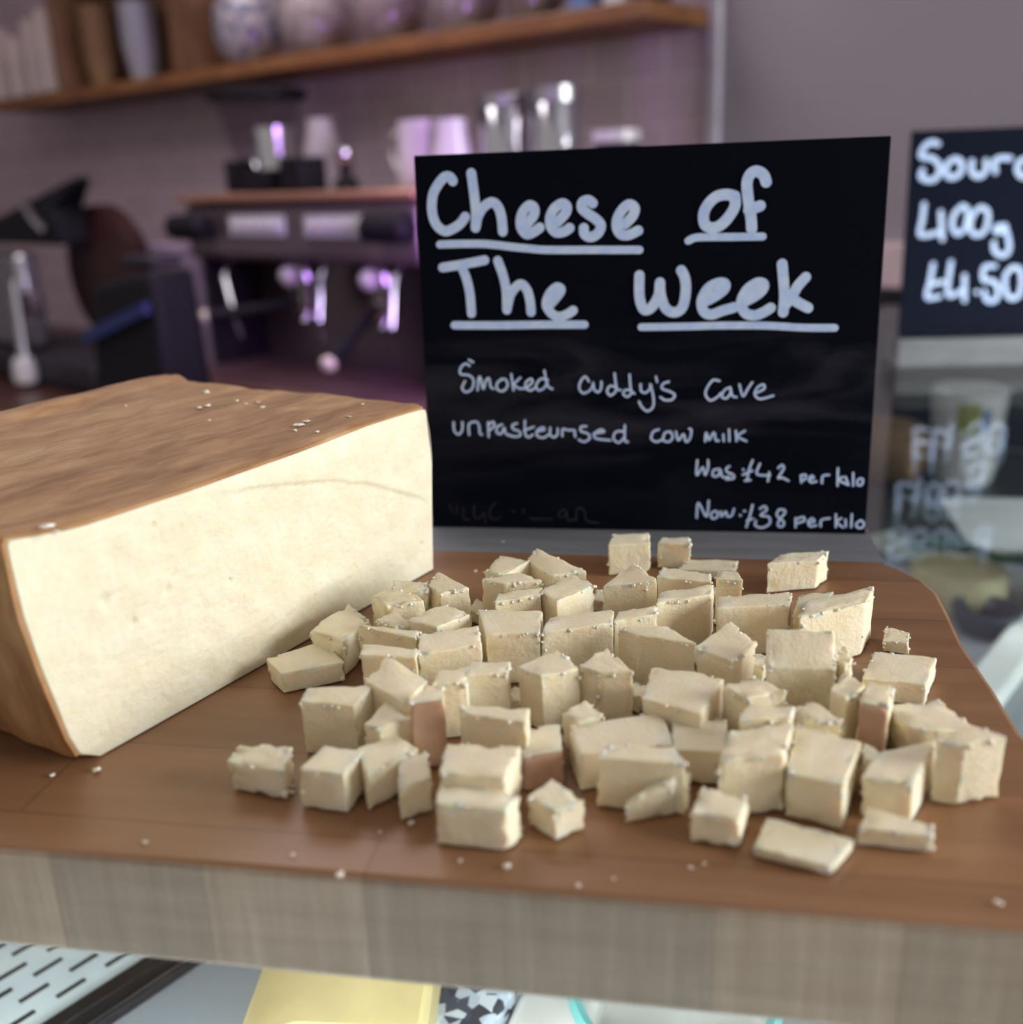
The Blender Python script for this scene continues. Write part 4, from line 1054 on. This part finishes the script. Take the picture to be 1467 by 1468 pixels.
HEAD = [
 ('lettering', 14.6, Z(600, 230, 8.15, [[(405,240),(370,195),(310,195),(240,270),(180,380),(160,500),(170,640),(220,760),(310,825),(400,800),(490,740),(550,660)],
   [(620,150),(640,290),(660,450),(675,600),(670,785)], [(672,780),(700,650),(770,540),(860,490),(930,540),(970,650),(985,780),(988,830)],
   [(1270,745),(1350,640),(1355,560),(1300,525),(1230,590),(1195,690),(1205,790),(1265,860),(1340,840),(1420,785)]])
   + Z(760, 230, 8.15, [[(330,715),(420,610),(430,535),(370,505),(285,565),(238,660),(245,770),(310,840),(400,830),(465,790)],
   [(735,500),(680,465),(615,490),(610,560),(680,625),(770,685),(830,760),(795,850),(710,895),(640,860),(630,790)],
   [(1110,745),(1200,650),(1225,560),(1160,515),(1080,575),(1022,680),(1015,780),(1060,860),(1150,870),(1265,820)]])),
 ('underline', 11.5, [[(631,350.5),(661,349.6),(692,349.6),(710,351),(735,354),(760,356.4),(785,358.2),(846,358.2),(917,358.2)]]),
 ('lettering', 15.5, Z(960, 220, 8.15, [[(760,500),(660,480),(540,510),(440,610),(398,720),(415,830),(500,870),(600,835),(700,730),(765,610),(762,500)],
   [(1130,335),(1095,250),(1010,208),(935,255),(905,360),(918,520),(942,680),(955,780),(960,880)], [(925,660),(1060,612)]])),
 ('underline', 11.0, Z(960, 220, 8.15, [[(220,1020),(300,985),(450,978),(800,975),(1090,970)]])),
 ('lettering', 14.0, Z(620, 350, 6.1125, [[(92,205),(250,180),(460,140)], [(255,190),(300,300),(330,430),(340,540),(345,605)], [(575,145),(620,270),(648,400),(655,575)], [(655,575),(690,435),(770,350),(830,400),(858,500),(866,595)],
   [(1040,520),(1115,430),(1125,390),(1085,380),(1025,440),(1000,530),(1040,600),(1105,635),(1180,615),(1235,580)]])),
 ('underline', 12.0, Z(620, 350, 6.1125, [[(195,710),(600,711),(1000,705),(1335,705)]])),
 ('lettering', 15.0, Z(900, 350, 4.584, [[(78,205),(78,340),(100,420),(130,432),(170,400),(205,330),(213,252),(217,330),(250,420),(310,448),(362,410),(383,300),(375,220),(352,172)],
   [(490,385),(560,350),(630,300),(640,262),(600,255),(530,290),(487,370),(500,440),(550,462),(620,438),(700,415)],
   [(752,385),(830,345),(885,300),(892,262),(850,255),(785,300),(747,380),(770,448),(830,468),(890,448),(940,418)],
   [(1015,130),(1025,250),(1030,350),(1022,448)], [(1170,217),(1120,272),(1080,340),(1037,400)], [(1080,358),(1130,390),(1185,418)]])),
 ('underline', 11.0, Z(900, 350, 4.584, [[(90,545),(400,540),(600,535),(900,535),(1150,548),(1360,550)]])),
]
SMALL = [
 Z(640, 505, 6.1125, [[(205,118),(165,100),(125,140),(128,190),(200,202),(240,245),(225,320),(170,348),(140,310),(165,252)], [(200,66),(235,86)],
   [(275,330),(285,230),(300,222),(325,320),(347,250),(375,228),(390,300),(415,318)], [(490,235),(447,270),(450,325),(500,338),(538,290),(520,238),(480,235)],
   [(570,190),(590,332)], [(650,222),(597,280),(640,315),(700,310),(755,262),(742,232),(700,262),(697,310),(740,333),(790,302)], [(890,242),(830,232),(787,290),(812,333),(860,308),(885,262)], [(860,160),(888,288),(930,320)]]),
 Z(820, 520, 4.89, [[(120,130),(95,97),(62,130),(53,180),(82,213),(130,190),(150,150)], [(150,140),(160,190),(185,205),(205,180),(208,132)],
   [(310,172),(270,162),(248,195),(267,228),(300,210),(314,180)], [(300,75),(315,178),(342,190)], [(408,190),(372,192),(362,220),(390,238),(414,218)], [(405,82),(415,190),(438,215)],
   [(482,150),(487,198),(520,208),(548,180),(552,152),(573,250),(568,310),(530,338),(492,310),(472,272)], [(590,97),(598,133)], [(680,132),(640,147),(633,180),(690,202),(722,226),(700,258),(652,260),(622,240)]]),
 Z(820, 520, 4.89, [[(1035,127),(990,122),(952,170),(937,220),(970,263),(1020,240),(1045,212)], [(1110,172),(1070,192),(1052,238),(1085,248),(1113,210),(1112,175),(1125,230),(1155,240)], [(1175,152),(1200,233),(1235,180),(1265,137)], [(1290,212),(1348,182),(1343,152),(1302,172),(1282,220),(1320,253),(1412,230)]]),
 Z(640, 505, 6.1125, [[(65,612),(72,690),(110,718),(140,680),(142,612)], [(202,722),(200,630),(260,608),(288,640),(295,708),(315,720)], [(368,612),(372,740)], [(366,640),(408,608),(423,640),(385,680)], [(490,632),(450,652),(442,700),(480,713),(508,662),(520,708),(558,730)],
   [(620,622),(582,637),(587,670),(640,692),(648,728),(600,738),(562,728)], [(690,597),(692,710),(720,743),(760,720)], [(682,685),(768,652)], [(792,690),(858,680),(848,657),(802,680),(797,730),(850,748),(898,720)], [(912,660),(912,720),(945,743),(973,720),(978,667)], [(1017,733),(1022,672),(1060,680),(1108,680)], [(1125,682),(1130,738)],
   [(1228,647),(1182,652),(1182,690),(1240,712),(1258,750),(1210,783),(1162,765)], [(1290,712),(1383,695),(1350,677),(1302,710),(1312,753),(1438,770)]]) + Z(820, 520, 4.89, [[(370,482),(312,482),(292,530),(330,558),(370,520)], [(372,437),(372,540),(393,553)]]),
 Z(820, 520, 4.89, [[(610,467),(572,482),(557,530),(590,553),(630,540)], [(690,482),(652,492),(642,540),(680,553),(708,520),(692,482)], [(730,482),(747,543),(783,500),(800,553),(828,530),(838,472),(822,462)]]),
 Z(820, 520, 4.89, [[(935,550),(942,490),(962,540),(985,502),(1000,492),(1010,543),(1030,545)], [(1062,502),(1065,548)], [(1102,467),(1105,548)], [(1150,477),(1155,548)], [(1213,477),(1162,515),(1223,548)]]),
 Z(980, 645, 5.239, [[(105,77),(100,188),(145,130),(163,188),(185,130),(185,77)], [(270,142),(227,152),(222,193),(260,193),(278,150),(290,195),(312,205),(345,200)], [(345,122),(322,140),(330,165),(375,187),(375,213),(322,220)]]),
 Z(980, 645, 5.239, [[(520,77),(492,150),(480,218)], [(447,185),(518,155)], [(448,145),(452,149)], [(462,230),(503,225)], [(575,102),(552,180),(650,190)], [(645,167),(635,233)], [(712,135),(740,112),(753,140),(712,208),(742,207),(788,230)]]),
 Z(980, 645, 5.239, [[(882,190),(886,243)], [(882,190),(918,187),(914,220),(887,225)], [(942,220),(978,210),(963,192),(943,220),(960,243),(998,235)], [(1040,248),(1047,195),(1093,187)]]),
 Z(980, 645, 5.239, [[(1160,137),(1157,268)], [(1197,202),(1167,225),(1228,258)], [(1217,202),(1240,263)], [(1275,172),(1275,268)], [(1330,212),(1307,230),(1311,263),(1340,258),(1348,222),(1330,212)]]),
 Z(980, 645, 5.239, [[(100,508),(112,397),(173,498),(190,380)], [(235,457),(207,480),(217,513),(253,503),(255,467),(235,457)], [(280,462),(287,498),(318,462),(330,498),(363,490),(380,442)]]),
 Z(980, 645, 5.239, [[(425,490),(430,491)], [(455,458),(463,458)], [(520,412),(497,500),(472,578)], [(477,530),(523,515)], [(575,440),(610,422),(625,450),(580,490),(640,502),(648,550),(590,583),(540,565),(545,530)], [(760,452),(720,447),(702,490),(753,540),(743,573),(712,568),(717,530),(763,470),(755,447)]]),
 Z(980, 645, 5.239, [[(842,512),(842,580)], [(842,522),(898,502),(908,530),(852,550)], [(937,550),(983,535),(965,512),(937,540),(952,573),(998,565)], [(1030,573),(1037,525),(1098,512)]]),
 Z(980, 645, 5.239, [[(1145,482),(1145,578)], [(1185,512),(1152,540),(1198,580)], [(1217,522),(1220,573)], [(1265,482),(1260,578)], [(1330,527),(1297,555),(1312,583),(1348,578),(1353,545),(1330,527)]]),
]
GHOST = Z(620, 640, 5.239, [[(130,430),(150,490)], [(185,440),(185,500)], [(235,455),(235,540),(275,550)], [(315,440),(315,520),(350,540),(390,500),(400,580)], [(475,420),(435,470),(435,530),(480,545),(510,530)], [(605,480),(620,488)], [(685,470),(685,500)], [(735,540),(900,545)], [(990,470),(950,500),(960,530),(1000,520),(1005,480),(1020,550),(1060,545)], [(1080,555),(1085,480),(1115,460),(1145,490),(1160,555),(1255,575)]])
TWO = [(9.6, Z(1287, 180, 8.15, [[(470,215),(400,195),(320,240),(275,330),(300,370),(400,382),(480,450),(488,550),(430,628),(350,638),(275,600),(292,525)], [(650,395),(575,460),(572,570),(640,608),(735,550),(748,440),(690,392),(650,395)], [(870,420),(862,520),(910,588),(990,578),(1038,500),(1032,415)], [(1142,540),(1132,422),(1200,382),(1315,382)], [(1540,390),(1470,400),(1415,440),(1400,530),(1460,598),(1540,570),(1560,440)], [(1560,250),(1562,440),(1570,600)]])),
       (8.6, [[(1325,293),(1323,312),(1320,337),(1346,333)], [(1349,304),(1350,325),(1351,343)], [(1380,295),(1369,306),(1365,320),(1368,331),(1374,335),(1383,328),(1387,315),(1387,300),(1380,295)], [(1407,297),(1397,305),(1391,320),(1393,332),(1400,337),(1410,333),(1416,320),(1416,303),(1407,297)], [(1438,324),(1429,325),(1427,331),(1434,333),(1441,326)], [(1441,323),(1447,350),(1444,363),(1435,366),(1426,359),(1425,348)]]),
       (8.2, Z(1287, 320, 6.672, [[(340,392),(312,550),(282,708),(400,700)], [(312,590),(430,560)], [(512,370),(482,680),(620,642)], [(640,502),(640,738)], [(757,660),(763,658)], [(930,410),(832,420),(822,540),(900,550),(958,610),(948,720),(890,748),(842,720),(832,652)], [(1100,422),(1032,500),(1032,640),(1080,718),(1158,690),(1188,560),(1168,440),(1100,422)]]))]

def build_sign(A, B, lean, tl_px, tr_px, label, matname, deep, xr_extra=None):
    u = (B - A).normalized(); back = Vector((-u.y, u.x, 0))
    l = rad(lean); v = math.cos(l)*Vector((0, 0, 1)) + math.sin(l)*back
    nf = u.cross(v)                                        # toward the viewer
    def loc(x, y):
        P = onplane(x, y, A, nf); d = P - A; return (d.dot(u), d.dot(v))
    w = (B - A).length
    TL, TR = loc(*tl_px), loc(*tr_px)
    hgt = (TL[1] + TR[1])/2 if xr_extra is None else TL[1]
    x0 = min(TL[0], 0)*.5; x1 = (w + TR[0])/2 if xr_extra is None else xr_extra
    o = MB().box(x0, x1, 0, .003, -deep, hgt).build('chalkboard_sign', M[matname], bevel=.0005)
    o.matrix_world = Matrix(((u.x, -nf.x, v.x, A.x), (u.y, -nf.y, v.y, A.y), (u.z, -nf.z, v.z, A.z), (0, 0, 0, 1)))
    tag(o, label, 'sign')
    return o, loc, u, back
SZ = -.004
A1, B1 = at(622, 755, SZ), at(1245, 765, SZ)
sign, loc1, su, sb = build_sign(A1, B1, 3.0, (591, 222), (1274, 196), 'large black chalkboard sign reading Cheese of The Week behind the cheese', 'slate', .014)
mpp = (A1 - B1).length/623.5                              # metres per photo pixel on the panel
def letters(parent, loc, name, strokes, wpx, mt, y0=-.00032, scale=None):
    g = MB(); sc = scale or mpp
    for s_ in strokes:
        ribbon(g, catmull([loc(*p) for p in s_]), wpx*sc/2, y0); y0 -= .00001
    o = g.build(name, mt, parent, smooth=0)
    return o
for nm, w_, sts in HEAD: letters(sign, loc1, nm, sts, w_*.92, M['ink'], -.0006 if nm == 'lettering' else -.00045)
for sts in SMALL: letters(sign, loc1, 'lettering', sts, 3.2, M['ink'])
tag(letters(sign, loc1, 'wiped_lettering', GHOST, 2.2, M['ghost']), 'faint half wiped writing')

def stand(label, P, heading, x0, x1, front, hgt, rearw, tilt):
    """grooved wooden block; local y = 0 at the sign's front face, x along the sign"""
    s_ = math.tan(rad(tilt))*.016
    g = .0003
    prof = [(-front, 0), (rearw, 0), (rearw, hgt), (.0036, hgt), (.0036 - s_, hgt - .016), (-.0006 - s_, hgt - .016), (-.0006, hgt), (-front, hgt)]
    m_ = MB(); k = len(prof)
    m_.add([(x0, y, z) for y, z in prof] + [(x1, y, z) for y, z in prof], [tuple(range(k-1, -1, -1)), tuple(range(k, 2*k))] + [(i, (i+1) % k, (i+1) % k + k, i + k) for i in range(k)])
    o = m_.build('sign_stand', M['grey_wood'], smooth=0)
    tag(o, label, 'sign stand'); place(o, P, heading); return o
hd1 = math.atan2(su.y, su.x)
stand('grey wooden block holding the Cheese of The Week sign behind the board', (A1.x, A1.y, ZB + GZ + .0004), hd1, -.006, (B1 - A1).length + .0005, .0425, -SZ*-1 - GZ - .0004, .03, 3.0)

# second sign, farther along the glass
F0, F1 = at(1292, 527, GZ), at(1467, 523, GZ)
u2 = (F1 - F0).normalized(); b2 = Vector((-u2.y, u2.x, 0))
H2 = .030
A2 = F0 + b2*.012; A2.z = ZB + GZ + H2
B2 = A2 + u2*.23
sign2, loc2, su2, sb2 = build_sign(A2, B2, 3.0, (1305, 188), (1467, 181), 'smaller looking black sign with a 4.50 price standing farther back on the glass', 'slate2', .014, .235)
mpp2 = (F1 - F0).length/175.0
for w_, sts in TWO: letters(sign2, loc2, 'lettering', sts, w_*.82, M['ink'], -.0005, mpp2)
stand('grey wooden block holding the price sign farther back on the glass', (A2.x, A2.y, ZB + GZ + .0004), math.atan2(u2.y, u2.x), -.004, .24, .012, H2 - .0004, .05, 3.0)
